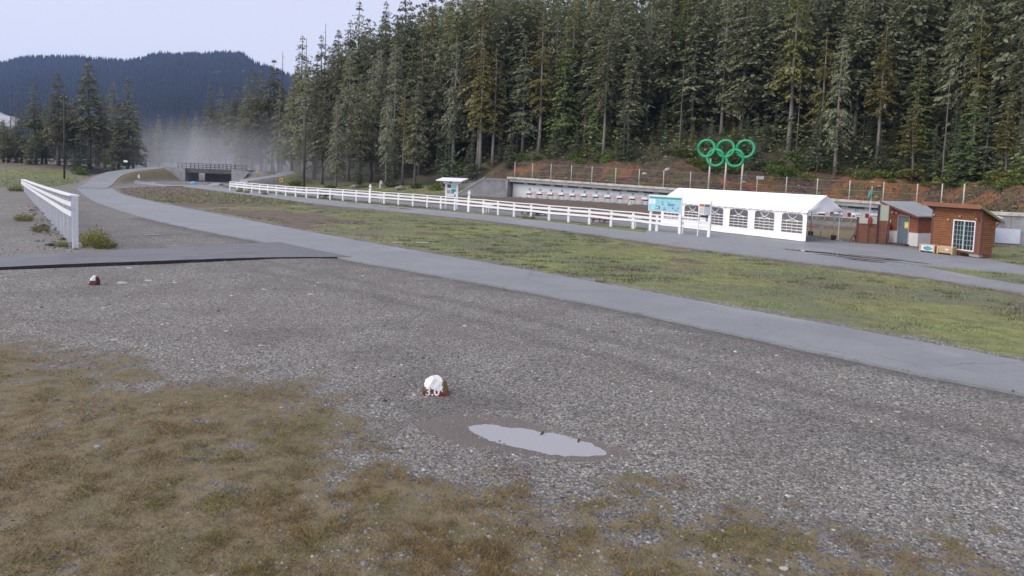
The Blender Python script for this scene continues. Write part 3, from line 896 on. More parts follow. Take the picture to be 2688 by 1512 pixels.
def build_turf():
    mat = tinted('grass_blades', 0.7, 0.25)
    # short dry turf by the viewer, in clumps
    x, y = polar(620000, 6.3, 20, 1.1)
    c1, _ = cover(x, y)
    n1, n2, n3 = fbm(x * 0.75, y * 0.75, 101, 4), fbm(x * 2.6, y * 2.6, 111, 3), fbm(x * 0.3, y * 0.3, 121, 3)
    dens = sst(0.2, 0.9, c1[:, 0]) * sst(0.36, 0.56, n2 + 0.3 * (c1[:, 0] - 0.5))
    keep = rng.random(len(x)) < dens
    x, y, n1, n2, n3 = x[keep], y[keep], n1[keep], n2[keep], n3[keep]
    N = len(x)
    t = rng.random(N)
    col = lerp((0.085, 0.062, 0.03), (0.26, 0.19, 0.09), t)
    green = sst(0.47, 0.62, n1) * 0.72
    gc = lerp((0.062, 0.07, 0.02), (0.20, 0.19, 0.062), t)
    col = col * (1 - green[:, None]) + gc * green[:, None]
    rust = sst(0.56, 0.68, n3) * (rng.random(N) < 0.7)
    col = col * (1 - 0.7 * rust[:, None]) + 0.7 * rust[:, None] * np.array((0.14, 0.075, 0.03))
    col = col * (0.55 + 0.9 * fbm(x * 6.5, y * 6.5, 171, 2))[:, None] * np.array((1.08, 1.05, 0.95))[None]
    h = rng.uniform(0.014, 0.042, N) * (0.5 + 1.2 * sst(0.45, 0.72, n2))
    blades('dry_turf', x, y, height(x, y), h, rng.uniform(0.004, 0.010, N), rng.uniform(0.5, 2.0, N), col, 'short dry mossy turf creeping over the gravel in front', mat)
    # mown field, island and verges
    x, y = polar(560000, 17, 105, 1.05, 42)
    c1, _ = cover(x, y)
    keep = (rng.random(len(x)) < c1[:, 1] * 0.95) & (on_road(x, y) < -0.03)
    x, y = x[keep], y[keep]
    N = len(x)
    r = np.hypot(x, y)
    n1, n2, n3 = fbm(x * 0.16, y * 0.16, 131, 3), fbm(x * 0.8, y * 0.8, 141, 4), fbm(x * 0.35, y * 0.35, 151, 3)
    t = rng.random(N)
    col = lerp((0.16, 0.205, 0.072), (0.30, 0.36, 0.155), t)
    gg = sst(0.47, 0.60, n1)
    col = col * (1 - gg[:, None]) + gg[:, None] * lerp((0.13, 0.145, 0.09), (0.23, 0.245, 0.165), t)
    dry = sst(0.54, 0.66, n3)
    col = col * (1 - 0.7 * dry[:, None]) + 0.7 * dry[:, None] * lerp((0.16, 0.14, 0.08), (0.28, 0.245, 0.15), t)
    h = rng.uniform(0.022, 0.05, N) * (0.5 + 1.0 * sst(0.42, 0.7, n2)) * (1 + 0.25 * gg)
    blades('field_grass', x, y, height(x, y), h, 0.010 + 0.0009 * r * rng.uniform(0.5, 1.2, N), rng.uniform(0.3, 1.4, N), col, 'patchy green grass of the field and verges', mat)
    # taller tussocks, darker and greyer than the field grass
    K = 420
    cx, cy = polar(K * 5, 19, 90, 1.0, 41)
    c1, _ = cover(cx, cy)
    sel = np.where((c1[:, 1] > 0.35) & (on_road(cx, cy) < -0.3) & (fbm(cx * 0.2, cy * 0.2, 161, 3) > 0.5))[0][:K]
    cx, cy = cx[sel], cy[sel]
    n = 55
    rad = np.repeat(rng.uniform(0.10, 0.28, len(cx)), n)
    x = np.repeat(cx, n) + rng.normal(0, 1, len(cx) * n) * rad * 1.5
    y = np.repeat(cy, n) + rng.normal(0, 1, len(cx) * n) * rad * 0.7
    t = rng.random(len(x))
    col = lerp((0.09, 0.105, 0.055), (0.19, 0.21, 0.12), t)
    blades('tussocks', x, y, height(x, y), rng.uniform(0.05, 0.14, len(x)), rng.uniform(0.03, 0.06, len(x)), rng.uniform(0.3, 1.0, len(x)), col, 'grey green grass tussocks dotting the field', mat)
    # rough meadow and verge grass further off
    x, y = polar(160000, 80, 170, 1.0, 42)
    c1, _ = cover(x, y)
    keep = (rng.random(len(x)) < c1[:, 1]) & (on_road(x, y) < -0.1)
    x, y = x[keep], y[keep]
    N = len(x)
    t = rng.random(N)
    ml = sst(-60, -70, x)
    col = lerp((0.11, 0.12, 0.055), (0.22, 0.22, 0.11), t) * (1 - ml[:, None]) + ml[:, None] * lerp((0.12, 0.17, 0.085), (0.24, 0.30, 0.16), t)
    blades('meadow_grass', x, y, height(x, y), rng.uniform(0.04, 0.13, N), rng.uniform(0.08, 0.2, N), rng.uniform(0.4, 1.5, N), col, 'rough green meadow and verge grass below the trees', mat)
build_turf()

# ------------------------------------------------------------------ white rail fence by the track
def make_rail_fence():
    t = thing('rail_fence', 'long white three-rail fence between the asphalt track and the range', 'fence')
    L = resample(smooth_line(FENCE_LINE), 400)
    P = resample(L, 34)
    pm = MB()
    pm.box(-0.12, -0.02, -0.07, 0.07, -0.15, 1.42).box(0.02, 0.12, -0.07, 0.07, -0.15, 1.42).box(-0.02, 0.02, -0.05, 0.05, 0.12, 1.42)
    pme = pm.mesh('post', M_white)
    for i, p in enumerate(P):
        q = P[min(i + 1, 33)] - P[max(i - 1, 0)]
        a = math.atan2(q[1], q[0])
        o = link('post', pme, t, (p[0], p[1], hz(*p) + 0.02 * math.sin(i * 3.1)), a)
        o.rotation_euler = (0.02 * math.sin(i * 1.7), 0.022 * math.sin(i * 2.9), a)
        if i in (14, 21):      # the two taller posts with a cross board
            x = MB().box(-0.17, 0.17, -0.12, -0.07, -0.15, 1.7).box(-0.09, 0.10, -0.08, 0.05, 1.4, 2.35).box(-0.18, 0.26, -0.11, 0.02, 2.0, 2.14)
            tag(x.build('cross_post', M_white, t, (p[0], p[1], hz(*p)), a), 'taller double post topped with a small cross board')
    for k in range(0, 33, 2):
        e = min(k + 2, 33)
        for z, h, w in ((1.45, 0.09, 0.2), (1.14, 0.2, 0.045), (0.77, 0.2, 0.045)):
            mb = MB()
            for j in range(k, e):
                d = (P[j + 1] - P[j]); d /= np.hypot(*d)
                n = np.array([d[1], -d[0]]) * (0.095 if w < 0.1 else 0.0)
                a, b = P[j] + n, P[j + 1] + n
                if j == k: a = a + d * 0.012
                jig = 0.026 * math.sin(j * 2.3 + z * 9)
                mb.bar((a[0], a[1], z + hz(*P[j]) + jig), (b[0], b[1], z + hz(*P[j + 1]) - jig * 0.5), w, h)
            mb.build('rail', M_white, t)
make_rail_fence()

# ------------------------------------------------------------------ fence on the left, seen end-on
def make_left_fence():
    t = thing('plank_fence', 'white plank fence with capped top rail receding at the left', 'fence')
    A, B = np.array((-21.63, 33.85)), np.array((-63.3, 88.5))
    n = 28
    d = (B - A) / np.hypot(*(B - A))
    ang = math.atan2(d[1], d[0])
    nrm = np.array((-d[1], d[0]))
    tt = np.linspace(0, 1, n + 1)
    top = 2.62 - 1.34 * tt ** 0.85
    P = A[None] + (B - A)[None] * tt[:, None]
    for i in range(n + 1):
        h = top[i]
        mb = MB().box(-0.05, 0.05, -0.13, 0.13, -0.2, h - 0.03)
        mb.build('post', M_white_board, t, (P[i][0], P[i][1], hz(*P[i])), ang)
    for i in range(0, n, 2):
        j = min(i + 2, n)
        for k, (f, h, w, off) in enumerate(((0.0, 0.06, 0.42, 0.0), (0.43, 0.22, 0.05, 0.16), (0.92, 0.24, 0.05, 0.16))):
            a, b = P[i] + nrm * off, P[j] + nrm * off
            za, zb = top[i] - f * top[i] / 2.62, top[j] - f * top[j] / 2.62
            mb = MB().bar((a[0] + d[0] * .01, a[1] + d[1] * .01, za + hz(*P[i])), (b[0], b[1], zb + hz(*P[j])), w, h)
            mb.build('cap_board' if k == 0 else 'rail', M_white_board, t)
    st = MB().bar((0.0, 0.16, 0.02), (0.1, 0.16, 1.3), 0.06, 0.05)
    st.build('brace', M_white_board, t, (P[0][0] + 0.1, P[0][1], hz(*P[0])), ang)
make_left_fence()

# ------------------------------------------------------------------ shooting range shelter
E_ANG = math.atan2(-1.18, 1.84)
def lane_frame(n):
    x, y = lane(n)
    return x, y
M_mural = plain('mural_ground', (0.66, 0.68, 0.71), 0.6, 0.05, 0.8, 0.05)
M_mgreen = plain('mural_green', (0.10, 0.24, 0.15), 0.6, 0.3, 1.2, 0.05)
M_mteal = plain('mural_teal', (0.06, 0.19, 0.25), 0.6, 0.3, 1.2, 0.05)
M_mblue = plain('mural_slate', (0.05, 0.10, 0.17), 0.6, 0.25, 1.2, 0.05)
M_mice = plain('mural_ice', (0.60, 0.66, 0.72), 0.6, 0.1, 1.2, 0.05)

def range_shelter():
    n0, n1 = -2.0, 28.4
    x0, y0 = lane(n0)
    t = thing('range_shelter', 'long concrete target shelter with overhanging roof beam below the cut bank', 'shelter', (x0, y0, 0), E_ANG)
    Ls = (n1 - n0) * 2.186
    def z_at(x): return can_z(n0 + x / 2.186)
    def fl(x): return -0.0 - 1.3 * float(sst(np.array(16.), np.array(46.), np.array(x0 + x * 0.8417)))
    # back wall in slabs
    nb = 12
    for i in range(nb):
        a, b = Ls * i / nb, Ls * (i + 1) / nb
        mb = MB().prism([(a + 0.012, fl(a) - 0.3), (b - 0.012, fl(b) - 0.3), (b - 0.012, z_at(b) - 0.5), (a + 0.012, z_at(a) - 0.5)], 'y', 1.5, 1.85)
        w = mb.build('back_wall', M_mural, t)
        # printed band along the top of the slab: ridges in green and blue
        def pr(pts, m, k=0):
            q = [(a + u * (b - a), z_at(a + u * (b - a)) - 0.56 - v) for u, v in pts]
            MB().prism(q, 'y', 1.485 - 0.004 * k, 1.497).build('mural_print', m, w)
        pr([(0.05, 0.0), (0.42, 0.0), (0.42, 0.62), (0.05, 0.58)], M_mgreen)
        pr([(0.10, 0.0), (0.22, 0.0), (0.40, 0.42), (0.36, 0.46)], M_mteal, 1)
        pr([(0.55, 0.05), (0.98, 0.0), (0.98, 0.62), (0.60, 0.6)], M_mgreen if i % 2 else M_mteal)
        pr([(0.74, 0.58), (0.86, 0.08), (0.92, 0.1), (0.82, 0.58)], M_mblue, 1)
        pr([(0.9, 0.3), (0.98, 0.2), (0.98, 0.6), (0.88, 0.6)], M_mice, 1)
        pr([(0.57, 0.3), (0.66, 0.16), (0.72, 0.5), (0.58, 0.6)], M_mblue, 1)
    # roof slab and front beam
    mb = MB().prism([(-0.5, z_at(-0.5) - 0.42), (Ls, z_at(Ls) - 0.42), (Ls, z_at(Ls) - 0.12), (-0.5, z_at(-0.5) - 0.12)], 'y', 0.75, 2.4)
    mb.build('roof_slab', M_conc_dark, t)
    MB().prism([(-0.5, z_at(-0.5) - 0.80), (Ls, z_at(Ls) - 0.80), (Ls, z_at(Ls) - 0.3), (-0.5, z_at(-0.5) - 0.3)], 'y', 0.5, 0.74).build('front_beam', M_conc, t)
    k = 22
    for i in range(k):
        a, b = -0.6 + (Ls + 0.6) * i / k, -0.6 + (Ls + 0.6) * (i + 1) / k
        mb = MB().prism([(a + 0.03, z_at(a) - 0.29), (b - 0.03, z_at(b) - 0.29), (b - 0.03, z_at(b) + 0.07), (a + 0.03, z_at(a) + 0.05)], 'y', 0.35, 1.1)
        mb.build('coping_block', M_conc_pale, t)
    # end wall closing the left side
    MB().box(-0.62, -0.3, 0.2, 2.3, -0.4, z_at(0) - 0.43).build('end_wall', M_conc, t)
range_shelter()

def wing_walls():
    t = thing('wing_wall', 'grey concrete wing wall with sloping top left of the target shelter', 'wall', (-0.4, 123.6, 0), 0)
    prof = [(-9.2, -0.4), (-0.9, -0.4), (-0.9, 3.30), (-4.7, 3.28), (-9.2, 0.35)]
    MB().prism(prof, 'y', -1.6, -1.2).build('wall_slab', M_conc, t)
    MB().prism([(-9.25, 0.36), (-4.72, 3.31), (-4.72, 3.5), (-9.3, 0.52)], 'y', -1.7, -1.1).build('coping', M_conc_pale, t)
    st = plain('rust_stain', (0.15, 0.13, 0.12), 0.8, 0.2)
    for i in range(9):
        x = -4.4 + i * 0.38
        MB().prism([(x, 3.0), (x + 0.16, 3.0), (x + 0.12, 2.75 - 0.22 * (i % 3)), (x + 0.05, 2.72 - 0.2 * ((i + 1) % 3))], 'y', -1.606, -1.602).build('stain', st, t)
    # closer wall at the right edge of the range
    A, B = np.array((39.0, 58.6)), np.array((58.5, 52.0))
    ang = math.atan2(B[1] - A[1], B[0] - A[0])
    t = thing('concrete_wall', 'grey concrete wall with cap beam behind the window hut, right edge', 'wall', (A[0], A[1], 0), ang)
    MB().box(0, 20.4, 0, 0.4, -0.3, 2.42).build('wall_slab', M_conc, t)
    MB().box(-0.1, 20.5, -0.12, 0.52, 2.425, 2.72).build('cap_beam', M_conc_pale, t)
    for x in (3.1, 5.6, 8.1, 10.6):
        MB().box(x, x + 0.03, -0.004, 0.0, 0.0, 2.4).build('joint', M_conc_dark, t)
    b = MB().box(2.1, 2.32, -0.2, 0.0, 1.9, 2.05).box(2.12, 2.3, -0.26, -0.2, 1.86, 2.0)
    b.build('wall_lamp', M_black, t)
    o = thing('steel_cabinet', 'grey steel cabinet with yellow warning stickers against the concrete wall', 'cabinet', (40.05, 57.55, 0.0), ang)
    MB().box(-0.45, 0.35, -0.5, 0.15, 0.08, 1.65).build('body', plain('cabinet_grey', (0.14, 0.15, 0.16), 0.5, 0.1), o)
    MB().box(-0.5, 0.4, -0.55, 0.2, 0, 0.078).build('plinth', M_conc_pale, o)
    for z in (1.15, 1.34): MB().box(-0.12, 0.2, -0.512, -0.502, z, z + 0.13).build('sticker', plain('warning_yellow', (0.55, 0.38, 0.05)), o)
    p = tag(MB().box(0, 1.95, -0.06, -0.01, 0.05, 1.28).build('leaning_sheet', plain('pale_sheet', (0.55, 0.60, 0.70), 0.5, 0.08, 1, 0.05), None, (40.75, 57.95, 0.05), ang), 'pale blue white sheet leaning on the concrete wall', 'sheet')
    q = thing('downpipe', 'white pipe standing against the concrete wall at the right edge', 'pipe', (43.0, 57.15, 0), ang)
    MB().tube([(0, -0.1, 0), (0, -0.1, 1.75)], 0.07).build('pipe', M_white, q, smooth=True)
    MB().box(-0.09, 0.09, -0.02, 0.02, 1.1, 1.16).build('bracket', M_grey_metal, q)
    # return wall hidden behind the cabins
    A, B = np.array((54.6, 88.6)), np.array((41.8, 59.0))
    ang = math.atan2(B[1] - A[1], B[0] - A[0])
    L = float(np.hypot(*(B - A)))
    t = tag(MB().box(0, L, 0, 0.4, -2.0, 2.35).build('return_wall', M_conc, None, (A[0], A[1], 0), ang), 'concrete side wall of the range, mostly hidden behind the brown cabins', 'wall')
wing_walls()

def posts_on_wall():
    """steel posts of the net fence standing on the shelter roof"""
    us = [-1.7, 0.0, 1.75, 3.6, 5.4, 7.4, 9.3, 11.2, 13.2, 19.7, 21.6, 23.5, 25.4, 27.2]
    pm = MB().tube([(0, 0, -0.3), (0, 0, 2.75)], 0.075, 8)
    me = pm.mesh('post', M_post_steel, True)
    t = thing('net_fence', 'row of pale steel posts with fine wire along the top of the target shelter', 'fence')
    pts = []
    for i, n in enumerate(us):
        x, y = lane(n, 1.0)
        z = can_z(n)
        link('post', me, t, (x, y, z), 0.0)
        pts.append((x, y, z))
    wm = MB()
    for a, b in zip(pts[:-1], pts[1:]):
        for h in (0.5, 1.4, 2.6):
            wm.tube([(a[0], a[1], a[2] + h), (b[0], b[1], b[2] + h)], 0.008, 4)
    wm.build('wire', M_post_steel, t)
    x, y = lane(27.9 + 1.0, 1.0)
    for (xx, yy, zz) in ((51.5, 82.5, 2.3), (46.6, 71.0, 2.3)):
        link('post', me, t, (xx, yy, zz), 0.0)
    # small pale sign on one post
    x, y = lane(17.8, 1.0)
    o = thing('post_sign', 'thin pole with a small pale sign plate right of the green rings', 'sign', (x, y, can_z(17.8) - 0.2))
    MB().tube([(0, 0, 0), (0.05, 0, 2.75)], 0.06).build('pole', M_post_steel, o, smooth=True)
    MB().box(-0.15, 0.95, -0.09, -0.05, 2.35, 2.85).build('plate', plain('pale_sign', (0.5, 0.5, 0.46), 0.5, 0.25), o)
posts_on_wall()

# ------------------------------------------------------------------ biathlon targets
M_tdark = plain('target_black', (0.025, 0.025, 0.03), 0.6)
M_tnum = plain('lane_number_blue', (0.10, 0.16, 0.27), 0.6)
M_pink = plain('faded_red_board', (0.42, 0.20, 0.21), 0.6, 0.2)
M_red = plain('dark_red_board', (0.11, 0.022, 0.028), 0.6, 0.2)

def make_target():
    t = thing('shooting_target', 'x', 'target')
    MB().box(-0.5, 0.5, -0.15, 0.15, 0.86, 1.16).build('housing', M_white, t)
    MB().box(-0.38, 0.50, -0.13, 0.10, 0.62, 0.855).build('target_face', M_tdark, t)
    for x in (-0.48, 0.48):
        MB().bar((x, 0, 0), (x * 0.9, 0, 0.62), 0.05, 0.05).bar((x * 0.6, 0.35, 0), (x * 0.9, 0, 0.6), 0.04, 0.04).build('leg', M_grey_metal, t)
    MB().box(-0.2, -0.03, 0.34, 0.37, 1.35, 1.75).box(0.03, 0.2, 0.34, 0.37, 1.35, 1.75).build('lane_number', M_tnum, t)
    return t
def make_rack(red):
    t = thing('target_rack', 'x', 'rack')
    for z in (0.66, 0.86, 1.06):
        MB().box(-0.48, 0.48, -0.04, 0.04, z, z + 0.1).build('slat', M_pink, t)
    MB().box(-0.50, -0.485, -0.05, 0.05, 0, 1.18).build('side_post', M_grey_metal, t)
    MB().box(0.485, 0.50, -0.05, 0.05, 0, 1.18).build('side_post', M_grey_metal, t)
    if red: MB().box(0.08, 0.5, -0.08, -0.042, 0.6, 1.18).build('red_board', M_red, t)
    return t
proto_t, proto_r, proto_rr = make_target(), make_rack(False), make_rack(True)
first = {id(proto_t): 1, id(proto_r): 1, id(proto_rr): 1}
def place(p, x, y, z, rz, label, group):
    o = p if first.get(id(p)) else copy_tree(p)
    first[id(p)] = 0
    o.location = (x, y, z); o.rotation_euler = (0, 0, rz)
    o['label'] = label; o['group'] = group
    return o
ORD = ['first', 'second', 'third', 'fourth', 'fifth', 'sixth', 'seventh', 'eighth', 'ninth', 'tenth', 'eleventh', 'twelfth']
for n in list(range(0, 12)) + list(range(20, 28)):
    x, y = lane(n)
    z = hz(x, y) + 0.012 * n
    left = n < 15
    w = ORD[n] + ' from the left end of the shelter' if left else ORD[27 - n] + ' in from the cabins on the right'
    place(proto_t, x, y, z, E_ANG, 'white target housing with black face, ' + w, 'targets left of the tent' if left else 'targets right of the tent')
    x, y = lane(n + 0.5)
    place(proto_r if left else proto_rr, x, y, z, E_ANG, ('faded slatted rack, ' if left else 'slatted rack with dark red board, ') + w, 'racks left of the tent' if left else 'racks right of the tent')
cx, cy = lane(9.2, -1.6)
cn = MB().tube([(0, 0, 0), (0, 0, 0.1), (0, 0, 0.75)], [0.42, 0.38, 0.06], 10).build('pale_cone', plain('pale_heap', (0.45, 0.42, 0.38), 0.8, 0.25), None, (cx, cy, hz(cx, cy)))
tag(cn, 'small pale cone on the earth before the targets', 'cone')

# ------------------------------------------------------------------ ring sign on the shelter roof
def rings():
    e = Vector((0.8417, -0.5398, 0))
    x, y = lane(14.55, 0.6)
    z0 = can_z(14.55) + 0.06
    t = thing('rings_sign', 'five interlocking green rings on three pale posts above the tent', 'sign', (x, y, z0), E_ANG)
    mg = plain('ring_green', (0.015, 0.30, 0.135), 0.45, 0.08, 1.0, 0.05, 0.5)
    Rr, rt = 1.24, 0.235
    def ring(cx, cz, tilt):
        mb = MB()
        n, m = 56, 12
        vs, fs = [], []
        for i in range(n):
            a = 2 * math.pi * i / n
            yo = tilt * math.sin(a * 2) * 0.10
            for j in range(m):
                b = 2 * math.pi * j / m
                rr = Rr + rt * math.cos(b)
                vs.append((cx + rr * math.cos(a), rt * 1.1 * math.sin(b) + yo, cz + rr * math.sin(a)))
        for i in range(n):
            for j in range(m):
                fs.append((i * m + j, ((i + 1) % n) * m + j, ((i + 1) % n) * m + (j + 1) % m, i * m + (j + 1) % m))
        mb.add(vs, fs)
        mb.build('ring', mg, t, smooth=True)
    top, low = 6.35, 4.98
    for k, cx in enumerate((-0.55, 2.37, 5.29)): ring(cx, top, 1)
    for k, cx in enumerate((0.91, 3.83)): ring(cx, low, -1)
    mp = plain('pale_pink_post', (0.52, 0.47, 0.46), 0.5, 0.08)
    for xb in (0.0, 2.45, 4.9):
        MB().tube([(xb, 0.12, 0), (xb + 0.1, 0.12, 4.9)], 0.14, 10).build('post', mp, t, smooth=True)
        MB().box(xb - 0.75, xb + 0.75, -0.3, 0.5, -0.08, 0.1).build('base_plate', plain('pale_base', (0.55, 0.53, 0.52)), t)
rings()

# ------------------------------------------------------------------ party tent
M_tent = plain('tent_fabric', (0.89, 0.89, 0.89), 0.55, 0.03, 0.8, 0.06, 0.3)
def vinyl():
    g = NT('window_vinyl')
    tr = g.n('ShaderNodeBsdfTransparent')
    tr.inputs[0].default_value = (0.8, 0.8, 0.82, 1)
    mx = g.n('ShaderNodeMixShader')
    mx.inputs[0].default_value = 0.62
    g.nt.links.new(tr.outputs[0], mx.inputs[1]); g.nt.links.new(g.bs.outputs[0], mx.inputs[2])
    g.nt.links.new(mx.outputs[0], g.out.inputs[0])
    return g.done(g.mix(g.noise(1.5, 4), (0.13, 0.125, 0.13), (0.22, 0.215, 0.225)), 0.25, 0.4)
M_vinyl = vinyl()
def tent():
    A, B = np.array((14.09, 64.84)), np.array((22.62, 52.57))
    ang = math.atan2(B[1] - A[1], B[0] - A[0])
    L = float(np.hypot(*(B - A)))
    W, EV, RG = 4.7, 2.42, 3.58
    t = thing('party_tent', 'white party tent with arched windows and a pitched fabric roof', 'tent', (A[0], A[1], 0.045), ang)
    # roof skins, sagging a little between the frames
    def skin(side):
        nx, ny = 48, 8
        vs, fs = [], []
        for i in range(nx + 1):
            x = -0.12 + (L + 0.24) * i / nx
            for j in range(ny + 1):
                s = j / ny
                y = (-0.12 + s * (W / 2 + 0.12)) if side == 0 else (W + 0.12 - s * (W / 2 + 0.12))
                z = EV + (RG - EV) * s - 0.035 * math.sin(s * math.pi) * (0.5 + 0.5 * math.sin(i / nx * 12 * math.pi + 1.57) ** 2)
                vs.append((x, y, z))
        for i in range(nx):
            for j in range(ny):
                a = i * (ny + 1) + j
                fs.append((a, a + ny + 1, a + ny + 2, a + 1))
        MB().add(vs, fs).build('roof', M_tent, t, smooth=True)
    skin(0); skin(1)
    ms = plain('tent_seam', (0.60, 0.60, 0.64), 0.6, 0.05)
    for k in range(7):
        x = min(max(L * k / 6, 0.02), L - 0.02)
        MB().bar((x, -0.1, EV + 0.008), (x, W / 2, RG + 0.006), 0.05, 0.012).bar((x, W + 0.1, EV + 0.008), (x, W / 2, RG + 0.006), 0.05, 0.012).build('seam', ms, t)
    # gable triangles with a drooping front
    for x, s in ((L + 0.10, 1), (-0.10, -1)):
        vs, fs = [], []
        m = 12
        for i in range(m + 1):
            u = i / m
            y = -0.1 + u * (W + 0.2)
            top = EV + (RG - EV) * (1 - abs(2 * u - 1))
            for j in range(5):
                k = j / 4
                bulge = 0.10 * math.sin(k * math.pi) * math.sin(u * math.pi * 3)
                vs.append((x + s * (0.02 + bulge), y, EV - 0.12 + (top - EV + 0.12) * k))
        for i in range(m):
            for j in range(4):
                a = i * 5 + j
                fs.append((a, a + 5, a + 6, a + 1))
        MB().add(vs, fs).build('gable', M_tent, t, smooth=True)
    # scalloped valance along both eaves
    for y in (-0.13, W + 0.13):
        vs, fs = [], []
        n = 180
        for i in range(n + 1):
            x = -0.12 + (L + 0.24) * i / n
            d = 0.17 + 0.06 * abs(math.sin(i / n * 24 * math.pi))
            vs += [(x, y, EV - 0.01), (x, y + 0.015 * math.sin(i * 0.7), EV - d)]
        fs = [(2 * i, 2 * i + 1, 2 * i + 3, 2 * i + 2) for i in range(n)]
        MB().add(vs, fs).build('valance', M_tent, t)
    nb = 6
    bw = L / nb
    def wall(x0, x1, y, sgn):
        """one wall sheet with its window opening, wavy hem"""
        wx = x1 - x0
        a, b = x0 + wx * 0.14, x1 - wx * 0.12
        z0, z1, zt = 0.56, 1.5, 2.14
        cx = (a + b) / 2
        sg = lambda v, p: math.copysign(abs(v) ** p, v)
        arch = [(cx + (b - a) / 2 * sg(math.cos(th), 0.32), z1 + (zt - z1) * abs(math.sin(th)) ** 0.32) for th in np.linspace(0, math.pi, 13)]
        mb = MB()
        f = lambda p, o=0.0: (p[0], y + 0.05 * sgn * math.sin(p[0] * 4.0) * max(0, 0.6 - p[1]) + o, p[1])
        hem = [(x0 + wx * k / 10 + (0.006 if k == 0 else 0), 0.02 + 0.02 * math.sin(k * 2.1 + x0)) for k in range(11)]
        def quad(pts): mb.add([f(p) for p in pts], [tuple(range(len(pts)))])
        for k in range(10):
            quad([hem[k], hem[k + 1], (hem[k + 1][0], 0.35), (hem[k][0], 0.35)])
            quad([(hem[k][0], 0.35), (hem[k + 1][0], 0.35), (hem[k + 1][0], z0), (hem[k][0], z0)])
        quad([(x0 + 0.006, z0), (a, z0), (a, z1), (x0 + 0.006, z1)])
        quad([(b, z0), (x1, z0), (x1, z1), (b, z1)])
        ra, la = arch[:7], arch[6:]
        for k in range(6):
            quad([ra[k], (x1, z1 + (EV - 0.02 - z1) * k / 6), (x1, z1 + (EV - 0.02 - z1) * (k + 1) / 6), ra[k + 1]])
            quad([la[k], la[k + 1], (x0 + 0.006, EV - 0.02 - (EV - 0.02 - z1) * (k + 1) / 6), (x0 + 0.006, EV - 0.02 - (EV - 0.02 - z1) * k / 6)])
        quad([ra[6], (x1, EV - 0.02), (x0 + 0.006, EV - 0.02)])
        w = mb.build('wall_panel', M_tent, t)
        vy = y + 0.012 * -sgn
        vm = MB().add([(p[0], vy, p[1]) for p in [(a - 0.03, z0 - 0.03), (b + 0.03, z0 - 0.03)] + [(p[0], p[1] + 0.02) for p in arch]], [tuple(range(15))])
        vm.build('window', M_vinyl, w)
        bm_ = MB()
        o = 0.012 * sgn
        def bar(p, q, ww=0.045): bm_.bar((p[0], y + o, p[1]), (q[0], y + o, q[1]), 0.012, ww)
        for k in range(1, 4): bar((a + (b - a) * k / 4, z0), (a + (b - a) * k / 4, z1))
        for k in range(1, 5): bar((a, z0 + (z1 - z0) * k / 4), (b, z0 + (z1 - z0) * k / 4))
        for q in (0, 1):                       # printed arch tracery in the head of the window
            ex = a + (b - a) * (0.0 if q else 1.0)
            cv = [(ex + (0.72 if q else -0.72) * (b - a) * math.sin(w_ * 1.57), z1 + (zt - z1) * 0.92 * (1 - math.cos(w_ * 1.57)) ) for w_ in np.linspace(0, 1, 7)]
            for k in range(6): bar(cv[k], cv[k + 1], 0.035)
        for k in range(12): bar(arch[k], arch[k + 1], 0.06)
        bar((a, z0), (a, z1), 0.06); bar((b, z0), (b, z1), 0.06); bar((a, z0), (b, z0), 0.06)
        bm_.build('window_bars', M_tent, w)
    for k in range(nb):
        wall(k * bw, (k + 1) * bw, 0.0, -1)
        if k < 3: wall(k * bw, (k + 1) * bw, W, 1)
        MB().tube([(k * bw + 0.02, 0.06, 0), (k * bw + 0.02, 0.06, EV)], 0.03, 6).build('pole', M_grey_metal, t)
        MB().tube([(k * bw + 0.02, W - 0.06, 0), (k * bw + 0.02, W - 0.06, EV)], 0.03, 6).build('pole', M_grey_metal, t)
    for y in (0.05, W - 0.05): MB().tube([(L - 0.05, y, 0), (L - 0.05, y, EV)], 0.04, 8).build('pole', M_white, t)
    MB().box(-0.012, 0.0, 0.02, W - 0.02, 0.02, EV - 0.02).build('end_wall', M_tent, t)
    # weighted hem lying on the asphalt
    MB().tube([(x, -0.1 - 0.05 * math.sin(x * 2.7), 0.05) for x in np.linspace(0, L, 60)], 0.055, 6).build('hem', M_tent, t, smooth=True)
tent()

# ------------------------------------------------------------------ text helper
def text_mesh(body, size, mat, name):
    cu = bpy.data.curves.new(name, 'FONT')
    cu.body = body
    cu.size = size
    cu.align_x = 'CENTER'; cu.align_y = 'CENTER'
    cu.extrude = 0.004
    cu.offset = size * 0.02
    ob = bpy.data.objects.new(name, cu)
    COL.objects.link(ob)
    dg = bpy.context.evaluated_depsgraph_get()
    me = bpy.data.meshes.new_from_object(ob.evaluated_get(dg))
    bpy.data.objects.remove(ob)
    bpy.data.curves.remove(cu)
    me.materials.clear(); me.materials.append(mat)
    return me

def face_text(body, size, mat, parent, x, y, z, name='lettering'):
    """lettering standing on a face that looks towards local -y"""
    o = link(name, text_mesh(body, size, mat, name), parent, (x, y, z))
    o.rotation_euler = (R(90), 0, 0)
    return o

FANG = math.atan2(-53.9, 60.2)        # run of the rail fence
